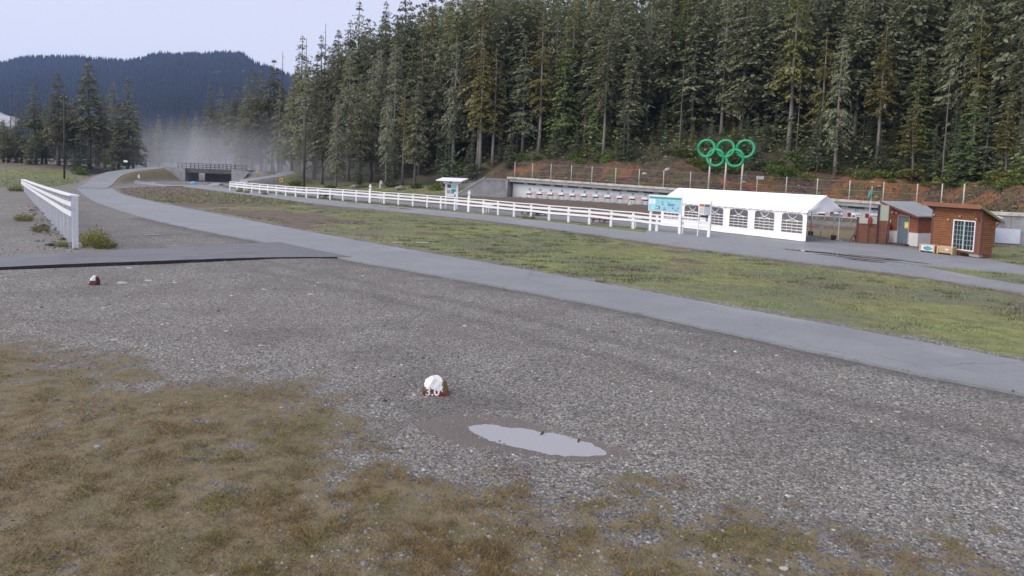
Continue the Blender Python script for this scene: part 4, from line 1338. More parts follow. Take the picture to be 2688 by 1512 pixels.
# ------------------------------------------------------------------ information kiosk
def kiosk():
    t = thing('info_kiosk', 'white information kiosk with slanted roof board behind the rail fence', 'kiosk', (-7.1, 79.6, hz(-7.1, 79.6)), -0.35)
    for x in (-0.72, 0.72): MB().box(x - 0.09, x + 0.09, -0.07, 0.07, -0.2, 3.15).build('post', M_white, t)
    MB().box(-0.63, 0.63, -0.03, 0.03, 1.35, 2.98).build('panel', plain('panel_white', (0.66, 0.72, 0.76), 0.4, 0.06), t)
    MB().box(-1.05, 1.15, -0.12, -0.072, 2.99, 3.3).build('header', M_white, t)
    MB().prism([(-0.9, 3.28), (-0.9, 3.38), (0.9, 3.68), (0.9, 3.58)], 'x', -1.65, 1.65).build('roof', M_white, t)
    pc = lambda n, c: plain('print_' + n, c, 0.4, 0.25, 3, 0)
    for (x0, x1, z0, z1, m) in ((-0.56, -0.08, 2.5, 2.9, pc('navy', (0.05, 0.07, 0.13))), (0.0, 0.56, 2.45, 2.85, pc('mint', (0.25, 0.55, 0.45))), (-0.6, -0.12, 1.85, 2.3, pc('rose', (0.45, 0.3, 0.32))), (-0.05, 0.3, 1.85, 2.36, pc('lake', (0.10, 0.28, 0.38))), (0.1, 0.58, 2.1, 2.36, pc('lake', (0.10, 0.28, 0.38))), (0.36, 0.52, 1.5, 1.78, pc('dark_teal', (0.08, 0.18, 0.2))), (-0.56, 0.3, 1.5, 1.56, pc('grey', (0.3, 0.34, 0.36)))):
        MB().box(x0, x1, -0.045, -0.032, z0, z1).build('poster', m, t)
    MB().box(-0.3, 0.05, -0.125, -0.121, 3.08, 3.24).build('header_print', pc('navy', (0.05, 0.07, 0.13)), t)
kiosk()

# ------------------------------------------------------------------ map board and notice
def map_board():
    A, B = np.array((11.75, 58.45)), np.array((13.7, 56.15))
    ang = math.atan2(B[1] - A[1], B[0] - A[0])
    L = float(np.hypot(*(B - A)))
    t = thing('map_board', 'turquoise trail map board on two white posts in front of the tent', 'sign', (A[0], A[1] - 0.25, 0.0), ang)
    for x in (0.0, L): MB().box(x - 0.11, x + 0.11, 0.0, 0.12, -0.2, 2.95).build('post', M_white, t)
    f = MB().box(-0.2, L + 0.2, -0.075, -0.002, 1.72, 3.08)
    f.build('frame', M_white, t)
    teal = plain('map_turquoise', (0.30, 0.54, 0.64), 0.35, 0.1, 2.5, 0)
    b = MB().box(-0.12, L + 0.12, -0.095, -0.077, 1.78, 2.78).build('map', teal, t)
    MB().box(-0.12, L + 0.12, -0.097, -0.078, 2.785, 2.95).build('title_strip', plain('map_green', (0.05, 0.30, 0.27), 0.4, 0.08), t)
    pk = plain('map_pale', (0.62, 0.72, 0.78), 0.35, 0.12, 4, 0)
    dk = plain('map_ink', (0.06, 0.09, 0.13), 0.4)
    MB().box(-0.1, 0.55, -0.102, -0.096, 2.3, 2.74).build('map_inset', pk, b)
    MB().box(0.06, 0.5, -0.103, -0.097, 1.83, 2.26).build('map_inset', plain('map_cyan', (0.30, 0.66, 0.80), 0.35, 0.08), b)
    MB().box(0.62, 0.98, -0.103, -0.097, 1.9, 1.95).box(0.62, 0.98, -0.103, -0.097, 2.15, 2.2).box(0.9, 1.02, -0.103, -0.097, 1.96, 2.14).build('map_print', dk, b)
    face_text('2', 0.42, plain('map_teal_ink', (0.07, 0.22, 0.30)), b, 1.28, -0.099, 2.42)
    face_text('Sees', 0.40, plain('map_teal_ink', (0.07, 0.22, 0.30)), b, 2.15, -0.099, 2.36)
    rg = random.Random(4)
    for i in range(10):
        x, z = 1.1 + rg.random() * (L - 1.2), 1.85 + rg.random() * 0.28
        MB().box(x, x + 0.07 + 0.1 * rg.random(), -0.101, -0.096, z, z + 0.07).build('map_print', dk, b)
map_board()

def notice():
    t = thing('notice_sign', 'notice with red and grey panels on the white end post of the rail fence', 'sign', (15.55, 53.9, 0.0), FANG)
    MB().box(-0.11, 0.11, -0.06, 0.08, -0.2, 2.85).build('post', M_white, t)
    bd = MB().box(-0.88, -0.44, -0.10, -0.06, 1.75, 2.6).build('panel', plain('notice_white', (0.62, 0.60, 0.58), 0.5, 0.1), t)
    bg = MB().box(-0.43, 0.04, -0.10, -0.062, 1.75, 2.6).build('panel', plain('notice_grey', (0.36, 0.40, 0.45), 0.5, 0.1), t)
    MB().box(-0.85, -0.47, -0.108, -0.101, 2.4, 2.57).build('heading', plain('notice_red', (0.55, 0.09, 0.05)), bd)
    for k in range(4): MB().box(-0.82, -0.52, -0.105, -0.101, 1.9 + 0.11 * k, 1.93 + 0.11 * k).build('text_line', plain('notice_ink', (0.3, 0.28, 0.27)), bd)
    MB().box(-0.40, 0.0, -0.108, -0.101, 2.38, 2.57).build('heading', plain('notice_dark', (0.12, 0.12, 0.14)), bg)
    MB().box(-0.75, -0.10, -0.09, -0.05, 1.52, 1.72).build('document_box', M_black, t)
    MB().box(-0.96, -0.90, -0.07, 0.0, -0.1, 2.62).build('side_post', M_white, t)
notice()

# ------------------------------------------------------------------ picnic tables and white stands
def picnic(name, label, x, y, rz, mat):
    t = thing('picnic_table', label, 'table', (x, y, hz(x, y) + 0.0), rz, 'picnic tables behind the rail fence')
    for k in range(5):
        MB().box(-0.9, 0.9, -0.36 + k * 0.147, -0.36 + k * 0.147 + 0.135, 0.71, 0.75).build('top_plank', mat, t)
    for s in (-1, 1):
        for k in range(2):
            y0 = s * 0.72 + k * 0.15 - 0.15
            MB().box(-0.9, 0.9, y0, y0 + 0.14, 0.42, 0.46).build('bench_plank', mat, t)
    for xx in (-0.62, 0.62):
        MB().bar((xx, -0.68, 0.0), (xx, -0.22, 0.705), 0.05, 0.1).build('leg', mat, t)
        MB().bar((xx, 0.68, 0.0), (xx, 0.22, 0.705), 0.05, 0.1).build('leg', mat, t)
        MB().box(xx + 0.027, xx + 0.075, -0.86, 0.86, 0.33, 0.418).build('cross_beam', mat, t)
M_picnic = plain('picnic_red', (0.20, 0.05, 0.035), 0.6, 0.25)
M_picnic2 = plain('picnic_maroon', (0.095, 0.038, 0.032), 0.65, 0.25)
picnic('a', 'bright red brown picnic table behind the fence near the map board', 8.6, 65.4, FANG, M_picnic)
picnic('b', 'dark maroon picnic table behind the fence near the taller cross post', 2.7, 73.0, FANG, M_picnic2)
picnic('b', 'dark maroon picnic table farther left behind the tall cross post', 1.9, 74.6, FANG + 0.1, M_picnic2)
picnic('c', 'dark brown picnic table at the far left end of the rail fence', -25.6, 93.6, FANG, plain('picnic_brown', (0.045, 0.03, 0.026), 0.7, 0.25))
def stand(x, y, label):
    t = thing('white_stand', label, 'stand', (x, y, hz(x, y)), FANG, 'small white stands behind the rail fence')
    MB().box(-0.65, 0.65, -0.2, 0.2, 0.86, 0.98).build('top', M_white, t)
    MB().box(-0.6, 0.6, -0.02, 0.02, 0.55, 0.855).build('apron', M_white, t)
    for xx in (-0.3, 0.05): MB().box(xx - 0.05, xx + 0.05, -0.05, 0.05, -0.05, 0.545).build('leg', M_white, t)
stand(-16.6, 86.9, 'small white stand behind the fence, left of the leftmost cross post')
stand(-2.6, 75.0, 'small white stand behind the fence beside the kiosk')
stand(11.0, 61.0, 'small white stand behind the fence just left of the map board')
stand(-41.0, 105.8, 'small white stand at the far left end of the rail fence')

# ------------------------------------------------------------------ lane markers at the firing line
def lane_marker(x, y, label, base=True):
    t = thing('lane_marker', label, 'lane marker', (x, y, 0.05), -0.12, 'lane marker boards at the firing line')
    MB().tube([(0, 0, 0.3), (0.04, 0, 2.0)], 0.045, 8).build('pole', plain('cream_pole', (0.55, 0.52, 0.44), 0.5), t, smooth=True)
    MB().box(-0.30, 0.45, -0.06, -0.02, 1.86, 2.12).build('board', M_white, t)
    for k in range(5): MB().box(-0.2 + k * 0.12, -0.14 + k * 0.12, -0.064, -0.061, 1.95, 2.03).build('mark', plain('marker_ink', (0.12, 0.14, 0.18)), t)
    MB().prism([(-0.14, 0), (0.14, 0), (0.18, 0.36), (-0.18, 0.36)], 'y', -0.15, 0.15).build('planter', plain('planter_brown', (0.05, 0.024, 0.018), 0.8), t)
lane_marker(25.75, 58.9, 'cream pole with white lane board in brown planter, nearest the tent')
lane_marker(26.1, 55.4, 'cream pole with white lane board in brown planter, beside the plywood screen')
lane_marker(28.6, 56.6, 'white lane board peeking over the left half of the plywood screen')
lane_marker(29.4, 55.9, 'white lane board peeking over the right half of the plywood screen')
t = thing('stake_sign', 'little white sheet on a dark stake on the dry grass', 'sign', (25.9, 57.3, 0.0), -0.2)
MB().tube([(0, 0, -0.1), (0, 0, 0.6)], 0.02, 6).build('stake', M_dark_metal, t)
MB().box(-0.13, 0.17, -0.04, -0.02, 0.58, 1.0).build('sheet', M_white, t)
tag(MB().box(-1.9, 1.6, -0.06, 0.06, 0, 0.07).build('timber_edging', plain('pale_timber', (0.40, 0.37, 0.33), 0.7, 0.2), None, (26.0, 56.2, 0.045), -1.32), 'pale timber edging strip along the firing line', 'timber')

# ------------------------------------------------------------------ plywood screen
M_ply = plain('plywood_brown', (0.19, 0.085, 0.05), 0.65, 0.2, 1.6, 0.15, stretch=(1, 1, 3))
M_wood_red = plain('stained_wood', (0.13, 0.05, 0.045), 0.6, 0.2, 2.0, 0.2, stretch=(1, 1, 4))
M_cream = plain('cream_panel', (0.52, 0.50, 0.42), 0.6, 0.06)
M_sage = plain('sage_panel', (0.42, 0.47, 0.37), 0.6, 0.06)
def screen():
    A = (27.05, 53.7)
    t = thing('plywood_screen', 'brown plywood screen with cream panels left of the door cabin', 'screen', (*A, 0.045), -0.12)
    MB().box(0.0, 0.12, -0.05, 0.07, 0, 1.98).build('post', M_wood_red, t)
    MB().box(0.125, 0.85, -0.02, 0.02, 0.03, 1.4).build('panel', M_ply, t)
    MB().box(0.125, 0.85, -0.03, 0.03, 1.41, 1.5).build('rail', M_wood_red, t)
    MB().box(0.17, 0.8, -0.02, 0.02, 1.51, 1.95).build('cream_panel', M_cream, t)
    MB().box(0.855, 0.95, -0.06, 0.06, 0, 2.0).build('post', M_wood_red, t)
    MB().box(0.955, 1.5, -0.02, 0.02, 0.03, 1.4).build('panel', M_ply, t)
    MB().box(0.955, 1.5, -0.03, 0.03, 1.41, 1.5).build('rail', M_wood_red, t)
    MB().box(1.0, 1.47, -0.02, 0.02, 1.51, 1.95).build('cream_panel', M_cream, t)
    MB().box(1.505, 1.63, -0.07, 0.07, 0, 3.0).build('post', plain('plum_post', (0.075, 0.03, 0.045), 0.6), t)
    MB().box(1.635, 2.25, -0.02, 0.02, 0.03, 1.78).build('panel', M_ply, t)
    MB().box(1.635, 2.3, -0.02, 0.02, 1.8, 3.0).build('sage_panel', M_sage, t)
    MB().box(2.31, 2.42, -0.06, 0.06, 0, 3.0).build('post', M_wood_red, t)
    MB().bar((0.02, -0.02, 1.0), (-0.6, -0.3, 0.02), 0.05, 0.06).bar((0.02, -0.02, 0.25), (-0.35, -0.2, 0.02), 0.05, 0.06).build('brace', M_wood_red, t)
    r = thing('red_windsock', 'limp red cloth tied to the plywood screen', 'cloth', (27.95, 53.42, 1.4), -0.12)
    MB().tube([(0, 0, 0), (0.01, 0, 0.2), (0.03, 0.01, 0.5), (0.0, 0, 0.72)], [0.05, 0.11, 0.13, 0.05], 10).build('cloth', plain('red_cloth', (0.28, 0.03, 0.04), 0.8, 0.2), r, smooth=True)
    MB().box(-0.02, 0.02, -0.02, 0.02, 0.7, 0.8).build('tie', M_dark_metal, r)
    f = thing('flagpole', 'thin pale flagpole with a furled green flag behind the plywood screen', 'flagpole', (28.4, 54.6, 0.04), 0)
    MB().tube([(0, 0, 0), (0.12, 0, 4.45)], 0.035, 8).build('pole', plain('pale_pole', (0.42, 0.45, 0.48), 0.4), f, smooth=True)
    MB().tube([(0.0, 0, 3.35), (-0.06, 0, 3.6), (0.0, 0.02, 3.95), (0.1, 0, 4.25)], [0.02, 0.13, 0.1, 0.02], 8).build('flag', plain('flag_green', (0.06, 0.27, 0.21), 0.7, 0.25), f, smooth=True)
screen()

# ------------------------------------------------------------------ cabins
def siding_mat(name, c):
    return plain(name, c, 0.6, 0.22, 1.4, 0.25, 0.3, stretch=(1, 1, 6), dirt=tuple(x * 0.6 for x in c))
M_side = siding_mat('cabin_siding', (0.24, 0.08, 0.036))
M_side2 = siding_mat('hut_siding', (0.235, 0.10, 0.046))
def boards(parent, mat, axis, a0, a1, z0, z1, face, pitch=0.15, top=None, holes=(), out=-1, name='board'):
    """lapped siding boards; axis 'x' runs on a wall facing -y, 'y' on a wall facing -x or +x"""
    z = z0
    while z < z1 - 0.02:
        h = min(pitch, z1 - z)
        zc = z + h / 2
        e0, e1 = a0, a1
        if top is not None:
            # sloping top: drop the boards above it
            lim = [a for a in np.linspace(a0, a1, 41) if top(a) > z + h * 0.6]
            if len(lim) < 3: z += pitch; continue
            e0, e1 = lim[0], lim[-1]
        spans = [(e0, e1)]
        for (h0, h1, g0, g1) in holes:
            if g0 < zc < g1:
                spans = [q for s in spans for q in ((s[0], min(s[1], h0)), (max(s[0], h1), s[1])) if q[1] - q[0] > 0.03]
        for s in spans:
            lo, hi = face + out * 0.062, face + out * 0.004
            pts = [(face, z + 0.012), (lo, z + 0.012), (lo, z + h * 0.35), (hi, z + h - 0.004), (face, z + h - 0.004)]
            if axis == 'x': mb = MB().prism(pts, 'x', s[0], s[1])
            else: mb = MB().prism(pts, 'y', s[0], s[1])
            mb.build(name, mat, parent)
        z += pitch

def door_cabin():
    A, B = np.array((29.94, 54.41)), np.array((30.86, 51.95))
    ang = math.atan2(B[1] - A[1], B[0] - A[0])
    W, D = 2.62, 2.6
    t = thing('door_cabin', 'red brown cabin with grey door, white plinth and metal roof', 'cabin', (A[0], A[1], 0.04), ang)
    hl, hr = 3.1, 2.36
    top = lambda x: hl + (hr - hl) * x / W
    MB().prism([(0, 0), (W, 0), (W, hr), (0, hl)], 'y', 0.0, D).build('wall', M_side, t)
    pw = plain('white_plinth', (0.52, 0.51, 0.50), 0.6, 0.08)
    MB().box(-0.03, 0.86, -0.06, -0.002, 0, 1.02).build('plinth', pw, t)
    MB().box(1.88, W + 0.06, -0.06, -0.002, 0, 1.02).build('plinth', pw, t)
    MB().box(W + 0.002, W + 0.06, 0.0, D, 0, 1.02).build('plinth', pw, t)
    boards(t, M_side, 'x', 0.0, W, 1.04, 3.05, -0.004, 0.15, top, ((0.80, 1.94, 0, 2.25),))
    boards(t, M_side, 'y', 0.0, D, 1.04, 2.34, W + 0.004, 0.15, None, (), 1)
    MB().box(W - 0.08, W + 0.07, -0.08, 0.02, 1.04, 2.4).build('corner_board', M_wood_red, t)
    # door
    d = MB().box(0.92, 1.82, -0.03, -0.006, 0.12, 2.14).build('door', plain('slate_door', (0.10, 0.135, 0.17), 0.45, 0.1), t)
    MB().box(1.46, 1.78, -0.045, -0.031, 1.3, 1.78).build('notice', plain('door_notice', (0.62, 0.48, 0.05), 0.5, 0.15), d)
    MB().box(1.52, 1.72, -0.049, -0.0455, 1.45, 1.6).build('notice_print', plain('notice_pale', (0.6, 0.58, 0.45)), d)
    MB().tube([(1.0, -0.09, 1.05), (1.14, -0.09, 1.05)], 0.02, 6).build('handle', M_grey_metal, d)
    f = MB().box(0.85, 0.915, -0.075, -0.004, 0.1, 2.2).box(1.825, 1.89, -0.075, -0.004, 0.1, 2.2).box(0.85, 1.89, -0.075, -0.004, 2.202, 2.26)
    f.build('door_frame', plain('frame_grey', (0.30, 0.29, 0.29)), t)
    MB().box(0.8, 1.95, -0.16, -0.005, 2.27, 2.3).build('drip_cap', plain('frame_grey', (0.30, 0.29, 0.29)), t)
    MB().box(0.6, 2.0, -0.55, -0.07, 0, 0.1).build('step', plain('step_brown', (0.07, 0.055, 0.05), 0.8), t)
    # roof: metal sheet sloping down to the right
    th = 0.1
    MB().prism([(-0.45, top(-0.45)), (W + 0.35, top(W + 0.35)), (W + 0.35, top(W + 0.35) + th), (-0.45, top(-0.45) + th)], 'y', -0.5, D + 0.6).build('roof', plain('roof_metal', (0.30, 0.33, 0.34), 0.4, 0.12, 1.0, 0.1, 0.5, metal=0.2), t)
    MB().prism([(-0.47, top(-0.47) - 0.1), (W + 0.37, top(W + 0.37) - 0.1), (W + 0.37, top(W + 0.37) + 0.04), (-0.47, top(-0.47) + 0.04)], 'y', -0.56, -0.503).build('fascia', M_wood_red, t)
    for x in (0.35, 0.72):
        MB().tube([(x, -0.15, 2.42), (x, -0.06, 2.46)], [0.09, 0.05], 10).build('lamp', plain('lamp_glass', (0.6, 0.57, 0.52), 0.3), t, smooth=True)
    MB().box(0.08, 0.3, -0.14, -0.06, 1.62, 1.86).build('meter_box', plain('meter_white', (0.6, 0.6, 0.55)), t)
    MB().box(-0.05, 0.35, -0.2, -0.06, 1.12, 1.45).build('fire_box', plain('fire_red', (0.28, 0.02, 0.025), 0.5), t)
    # a second low roof behind
    b = thing('rear_shed', 'low brown shed with pale roof behind the door cabin', 'shed', (35.2, 55.6, 0.04), ang)
    MB().prism([(0, 0), (2.4, 0), (2.4, 2.3), (0, 2.75)], 'y', 0.0, 2.4).build('wall', M_side, b)
    MB().prism([(-0.3, 2.82), (2.7, 2.26), (2.7, 2.36), (-0.3, 2.92)], 'y', -0.4, 2.8).build('roof', plain('pale_roof', (0.62, 0.64, 0.68), 0.4, 0.05), b)
    MB().prism([(-0.32, 2.62), (2.72, 2.06), (2.72, 2.25), (-0.32, 2.81)], 'y', -0.46, -0.402).build('fascia', M_wood_red, b)
    # trash can
    c = thing('trash_can', 'black lidded trash can beside the grey door', 'trash can', (29.55, 53.95, 0.045), 0)
    MB().tube([(0, 0, 0), (0, 0, 0.62)], [0.19, 0.24], 14).build('bin', M_black, c, smooth=True)
    MB().tube([(0, 0, 0.62), (0, 0, 0.68), (0, 0, 0.74)], [0.26, 0.25, 0.12], 14).build('lid', M_black, c, smooth=True)
door_cabin()

def glass_mat():
    g = NT('hut_glass')
    return g.done(g.mix(g.noise(0.9, 3), (0.012, 0.018, 0.02), (0.03, 0.045, 0.045)), 0.08, 0.6)
def window_hut():
    A, B = np.array((30.04, 48.85)), np.array((31.1, 45.35))
    ang = math.atan2(B[1] - A[1], B[0] - A[0])
    W, D = float(np.hypot(*(B - A))), 1.05
    hf, hb = 3.12, 2.62
    t = thing('window_hut', 'brown lap-sided hut with shed roof and big white grid window', 'hut', (A[0], A[1], 0.04), ang)
    MB().prism([(0, 0.18), (D, 0.18), (D, hb), (0, hf)], 'x', 0.0, W).build('wall', M_side2, t)
    MB().box(0.0, 2.5, -0.02, 0.3, 0, 0.175).build('skirt', M_side2, t)
    MB().box(2.95, W, -0.02, 0.3, 0, 0.175).build('skirt', M_conc, t)
    MB().box(W - 0.4, W - 0.01, 0.31, D, 0, 0.175).build('skirt', M_side2, t)
    win = (1.72, 3.22, 0.40, 2.32)
    boards(t, M_side2, 'x', 0.06, W - 0.06, 0.2, hf - 0.16, -0.004, 0.128, None, ((win[0] - 0.08, win[1] + 0.08, win[2] - 0.08, win[3] + 0.08),))
    boards(t, M_side2, 'y', 0.05, D, 0.2, hf - 0.1, W + 0.004, 0.128, lambda y: hf + (hb - hf) * y / D, (), 1)
    M_trim = plain('hut_trim', (0.14, 0.062, 0.05), 0.6, 0.15)
    MB().box(-0.06, 0.055, -0.075, 0.02, 0.18, hf).build('corner_board', M_trim, t)
    MB().box(W - 0.055, W + 0.075, -0.075, 0.045, 0.18, hf).build('corner_board', M_trim, t)
    MB().box(win[1] + 0.09, win[1] + 0.24, -0.07, -0.056, 0.3, 2.4).build('trim_board', M_trim, t)
    # roof falling to the back, thick front fascia
    sl = (hb - hf) / D
    zr = lambda y: hf + sl * y
    MB().prism([(-0.55, zr(-0.55)), (D + 0.5, zr(D + 0.5)), (D + 0.5, zr(D + 0.5) + 0.09), (-0.55, zr(-0.55) + 0.09)], 'x', -0.5, W + 0.3).build('roof', plain('roof_felt', (0.10, 0.085, 0.07), 0.85, 0.2), t)
    MB().box(-0.52, W + 0.32, -0.61, -0.555, zr(-0.55) - 0.16, zr(-0.55) + 0.12).build('fascia', plain('fascia_brown', (0.24, 0.105, 0.06), 0.55, 0.12), t)
    MB().prism([(-0.6, zr(-0.6) - 0.1), (D + 0.52, zr(D + 0.52) - 0.1), (D + 0.52, zr(D + 0.52) + 0.06), (-0.6, zr(-0.6) + 0.06)], 'x', W + 0.302, W + 0.35).build('barge_board', plain('mossy_board', (0.20, 0.19, 0.09), 0.7, 0.2), t)
    MB().bar((W - 0.15, -0.04, 2.35), (W - 0.15, -0.5, 2.98), 0.07, 0.08).build('bracket', M_side2, t)
    MB().bar((W + 0.04, D - 0.1, 1.9), (W + 0.45, D - 0.1, 2.35), 0.07, 0.08).build('bracket', M_side2, t)
    # window: frame, centre stile, 2 x 3 x 6 panes
    x0, x1, z0, z1 = win
    f = MB().box(x0 - 0.07, x0, -0.085, -0.004, z0 - 0.07, z1 + 0.07).box(x1, x1 + 0.07, -0.085, -0.004, z0 - 0.07, z1 + 0.07).box(x0, x1, -0.085, -0.004, z1, z1 + 0.07).box(x0, x1, -0.085, -0.004, z0 - 0.07, z0)
    w = f.build('window', M_white, t)
    xm = (x0 + x1) / 2
    MB().box(xm - 0.04, xm + 0.04, -0.08, -0.006, z0, z1).build('stile', plain('stile_pale', (0.42, 0.52, 0.56), 0.5, 0.05), w)
    mg = glass_mat()
    pw, ph = (xm - 0.04 - x0) / 3, (z1 - z0) / 6
    pm = MB().box(0.014, pw - 0.014, -0.03, -0.02, 0.014, ph - 0.014).mesh('pane', mg)
    mun = plain('muntin', (0.36, 0.42, 0.45), 0.5, 0.05)
    for sash in (x0, xm + 0.04):
        for i in range(3):
            for j in range(6):
                link('pane', pm, w, (sash + i * pw, 0, z0 + j * ph))
        for i in range(1, 3): MB().box(sash + i * pw - 0.013, sash + i * pw + 0.013, -0.045, -0.012, z0, z1).build('muntin', mun, w)
        for j in range(1, 6): MB().box(sash, sash + 3 * pw, -0.042, -0.014, z0 + j * ph - 0.012, z0 + j * ph + 0.012).build('muntin', mun, w)
    MB().box(x0, x1, -0.019, -0.006, z0, z1).build('backing', plain('dark_interior', (0.03, 0.03, 0.03)), w)
    for x, z in ((0.15, 2.62), (1.28, 2.36), (2.15, 2.66), (3.38, 2.58)):
        MB().tube([(x, -0.17, z - 0.06), (x, -0.06, z + 0.02)], [0.075, 0.045], 10).build('lamp', plain('lamp_pink', (0.50, 0.36, 0.31), 0.4), t, smooth=True)
    MB().tube([(3.4, -0.1, 2.6), (3.55, -0.3, 2.78), (3.75, -0.45, 2.92)], 0.022, 6).build('conduit', M_side2, t)
    MB().box(2.3, 2.85, -0.025, -0.003, 0.02, 0.16).build('vent', M_black, t)
window_hut()

def crate(x, y, rz, printed, label):
    t = thing('wooden_crate', label, 'crate', (x, y, 0.045), rz, 'crates beside the window hut')
    mw = plain('raw_pine', (0.50, 0.34, 0.20), 0.7, 0.18, 3.0, 0.2)
    L, W, H = 1.0, 0.6, 0.5
    for z in (0.09, 0.23, 0.37):
        for y0 in (0.0, W - 0.02): MB().box(0, L, y0, y0 + 0.02, z, z + 0.125).build('slat', mw, t)
        for x0 in (0.0, L - 0.02): MB().box(x0, x0 + 0.02, 0.022, W - 0.022, z, z + 0.125).build('slat', mw, t)
    for xx in (0.0, L - 0.09):
        MB().box(xx, xx + 0.09, -0.03, -0.002, 0.02, H).build('batten', mw, t)
        MB().box(xx, xx + 0.09, 0.0, W, -0.005, 0.085).build('skid', mw, t)
    MB().box(0, L, 0, W, H, H + 0.03).build('lid', plain('crate_lid', (0.56, 0.42, 0.30), 0.7, 0.12), t)
    if printed:
        MB().box(0.1, L - 0.1, -0.012, -0.003, 0.1, H - 0.02).build('wrap', plain('white_wrap', (0.62, 0.66, 0.68), 0.4, 0.06), t)
        pts = [(0.55 + 0.32 * math.cos(a) * (0.8 + 0.2 * math.cos(2 * a)), 0.28 + 0.16 * math.sin(a)) for a in np.linspace(0, 2 * math.pi, 18, endpoint=False)]
        MB().prism(pts, 'y', -0.017, -0.0125).build('wrap_print', plain('wrap_teal', (0.08, 0.30, 0.34), 0.4, 0.15), t)
    else:
        MB().box(0.52, 0.74, -0.012, -0.003, 0.28, 0.38).build('paper_label', plain('paper', (0.68, 0.62, 0.58)), t)
        MB().bar((0.1, -0.012, 0.46), (0.9, -0.012, 0.1), 0.015, 0.07).build('brace', mw, t)
crate(28.75, 48.1, -0.98, True, 'pine crate with white and teal wrap beside the window hut')
crate(29.36, 47.1, -0.98, False, 'plain pine crate with paper label in front of the window hut')

# ------------------------------------------------------------------ bridge over the ski trail
def bridge():
    t = thing('footbridge', 'concrete underpass bridge with dark railing in the mist', 'bridge', (-75.0, 147.0, 0.0))
    x1 = 17.6
    MB().box(0.0, x1, 0.0, 6.0, 2.45, 2.75).build('deck', M_conc_dark, t)
    MB().box(4.6, 15.0, -0.12, 0.2, 1.85, 2.44).build('girder', M_conc_dark, t)
    MB().prism([(0.3, 2.72), (4.9, 2.75), (4.9, -0.3), (3.6, -0.3)], 'y', -0.5, -0.13).build('wing_wall', M_conc, t)
    MB().box(4.3, 4.9, -0.1, 6.0, -0.3, 2.44).build('abutment', M_conc, t)
    MB().box(14.8, 15.4, -0.1, 6.0, -0.3, 2.44).build('abutment', M_conc, t)
    MB().prism([(14.8, -0.3), (16.6, -0.3), (18.6, 2.6), (14.8, 2.75)], 'y', -0.5, -0.13).build('wing_wall', M_conc, t)
    MB().box(7.4, 14.7, 3.4, 3.9, -0.3, 2.4).build('inner_wall', M_conc_dark, t)
    for y in (0.08, 5.9):
        for k in range(15):
            MB().box(3.1 + k * 0.88, 3.17 + k * 0.88, y - 0.03, y + 0.03, 2.75, 3.85).build('railing_post', M_dark_metal, t)
        for z in (3.05, 3.45, 3.8):
            MB().box(3.0, 15.6, y - 0.025, y + 0.025, z, z + 0.07).build('rail', M_dark_metal, t)
bridge()

# ------------------------------------------------------------------ poles and small signs
def utility_pole(x, y, h, label):
    z = hz(x, y)
    t = thing('utility_pole', label, 'pole', (x, y, z), 0.2)
    MB().tube([(0, 0, -0.3), (0.05, 0, h * 0.5), (0.02, 0, h)], [0.17, 0.15, 0.11], 10).build('shaft', M_pole_wood, t, smooth=True)
    MB().box(-0.55, 0.6, -0.06, 0.06, h - 0.55, h - 0.42).build('crossarm', M_pole_wood, t)
    for xx in (-0.45, 0.5): MB().tube([(xx, -0.12, h - 0.42), (xx, -0.12, h - 0.22)], [0.11, 0.07], 8).build('floodlight', plain('floodlight_grey', (0.5, 0.52, 0.55), 0.4), t, smooth=True)
utility_pole(-86.4, 132, 16.0, 'dark floodlight pole on the green meadow at the left')
utility_pole(-34.15, 112, 14.6, 'dark floodlight pole in front of the misty wood edge')

def small_sign(name, x, y, h, w, hh, mat, label, double=False):
    t = thing('trail_sign', label, 'sign', (x, y, hz(x, y)), -0.1)
    MB().tube([(0, 0, -0.2), (0, 0, h)], 0.04, 6).build('stake', M_dark_metal, t)
    MB().box(-w / 2, w / 2, -0.06, -0.042, h - hh, h).build('plate', mat, t)
    return t
M_ysign = plain('sign_yellow', (0.55, 0.33, 0.03), 0.4, 0.1)
s_ = small_sign('y', -46.3, 137, 1.6, 0.75, 0.75, M_ysign, 'square yellow warning sign by the verge right of the bridge')
MB().box(-0.2, 0.2, -0.068, -0.061, 1.05, 1.4).build('pictogram', plain('sign_ink', (0.16, 0.10, 0.05)), s_)
small_sign('y2', -52.4, 140.5, 1.5, 0.28, 0.7, M_ysign, 'narrow pale yellow marker post beside the far path')
small_sign('w', -78.8, 139.5, 1.9, 0.85, 0.42, M_white, 'small white sign beside the bridge ramp')
small_sign('t', -50.9, 146, 2.2, 0.12, 0.3, M_post_steel, 'thin grey marker stake on the slope right of the bridge')
def mound(name, label, cat, x, y, sx, sy, sz, mat, sd=0, sub=3):
    import bmesh
    bm = bmesh.new()
    bmesh.ops.create_icosphere(bm, subdivisions=sub, radius=1.0)
    for v in bm.verts:
        n = mnoise.noise(v.co * 1.1 + Vector((sd, sd * 2, 0))) * 0.35 + mnoise.noise(v.co * 2.7 + Vector((sd, 0, 5))) * 0.14
        v.co *= 1 + n
        v.co = Vector((v.co.x * sx, v.co.y * sy, max(v.co.z, -0.25) * sz))
    me = bpy.data.meshes.new(name)
    bm.to_mesh(me); bm.free()
    me.materials.append(mat)
    o = link(name, me, None, (x, y, hz(x, y) + 0.15 * sz))
    return tag(o, label, cat)
M_rock = plain('pale_rock', (0.21, 0.21, 0.185), 0.8, 0.25, 3, 0.4, 0.25)
M_rockw = plain('white_rock', (0.36, 0.36, 0.35), 0.8, 0.12, 3, 0.3, 0.25)
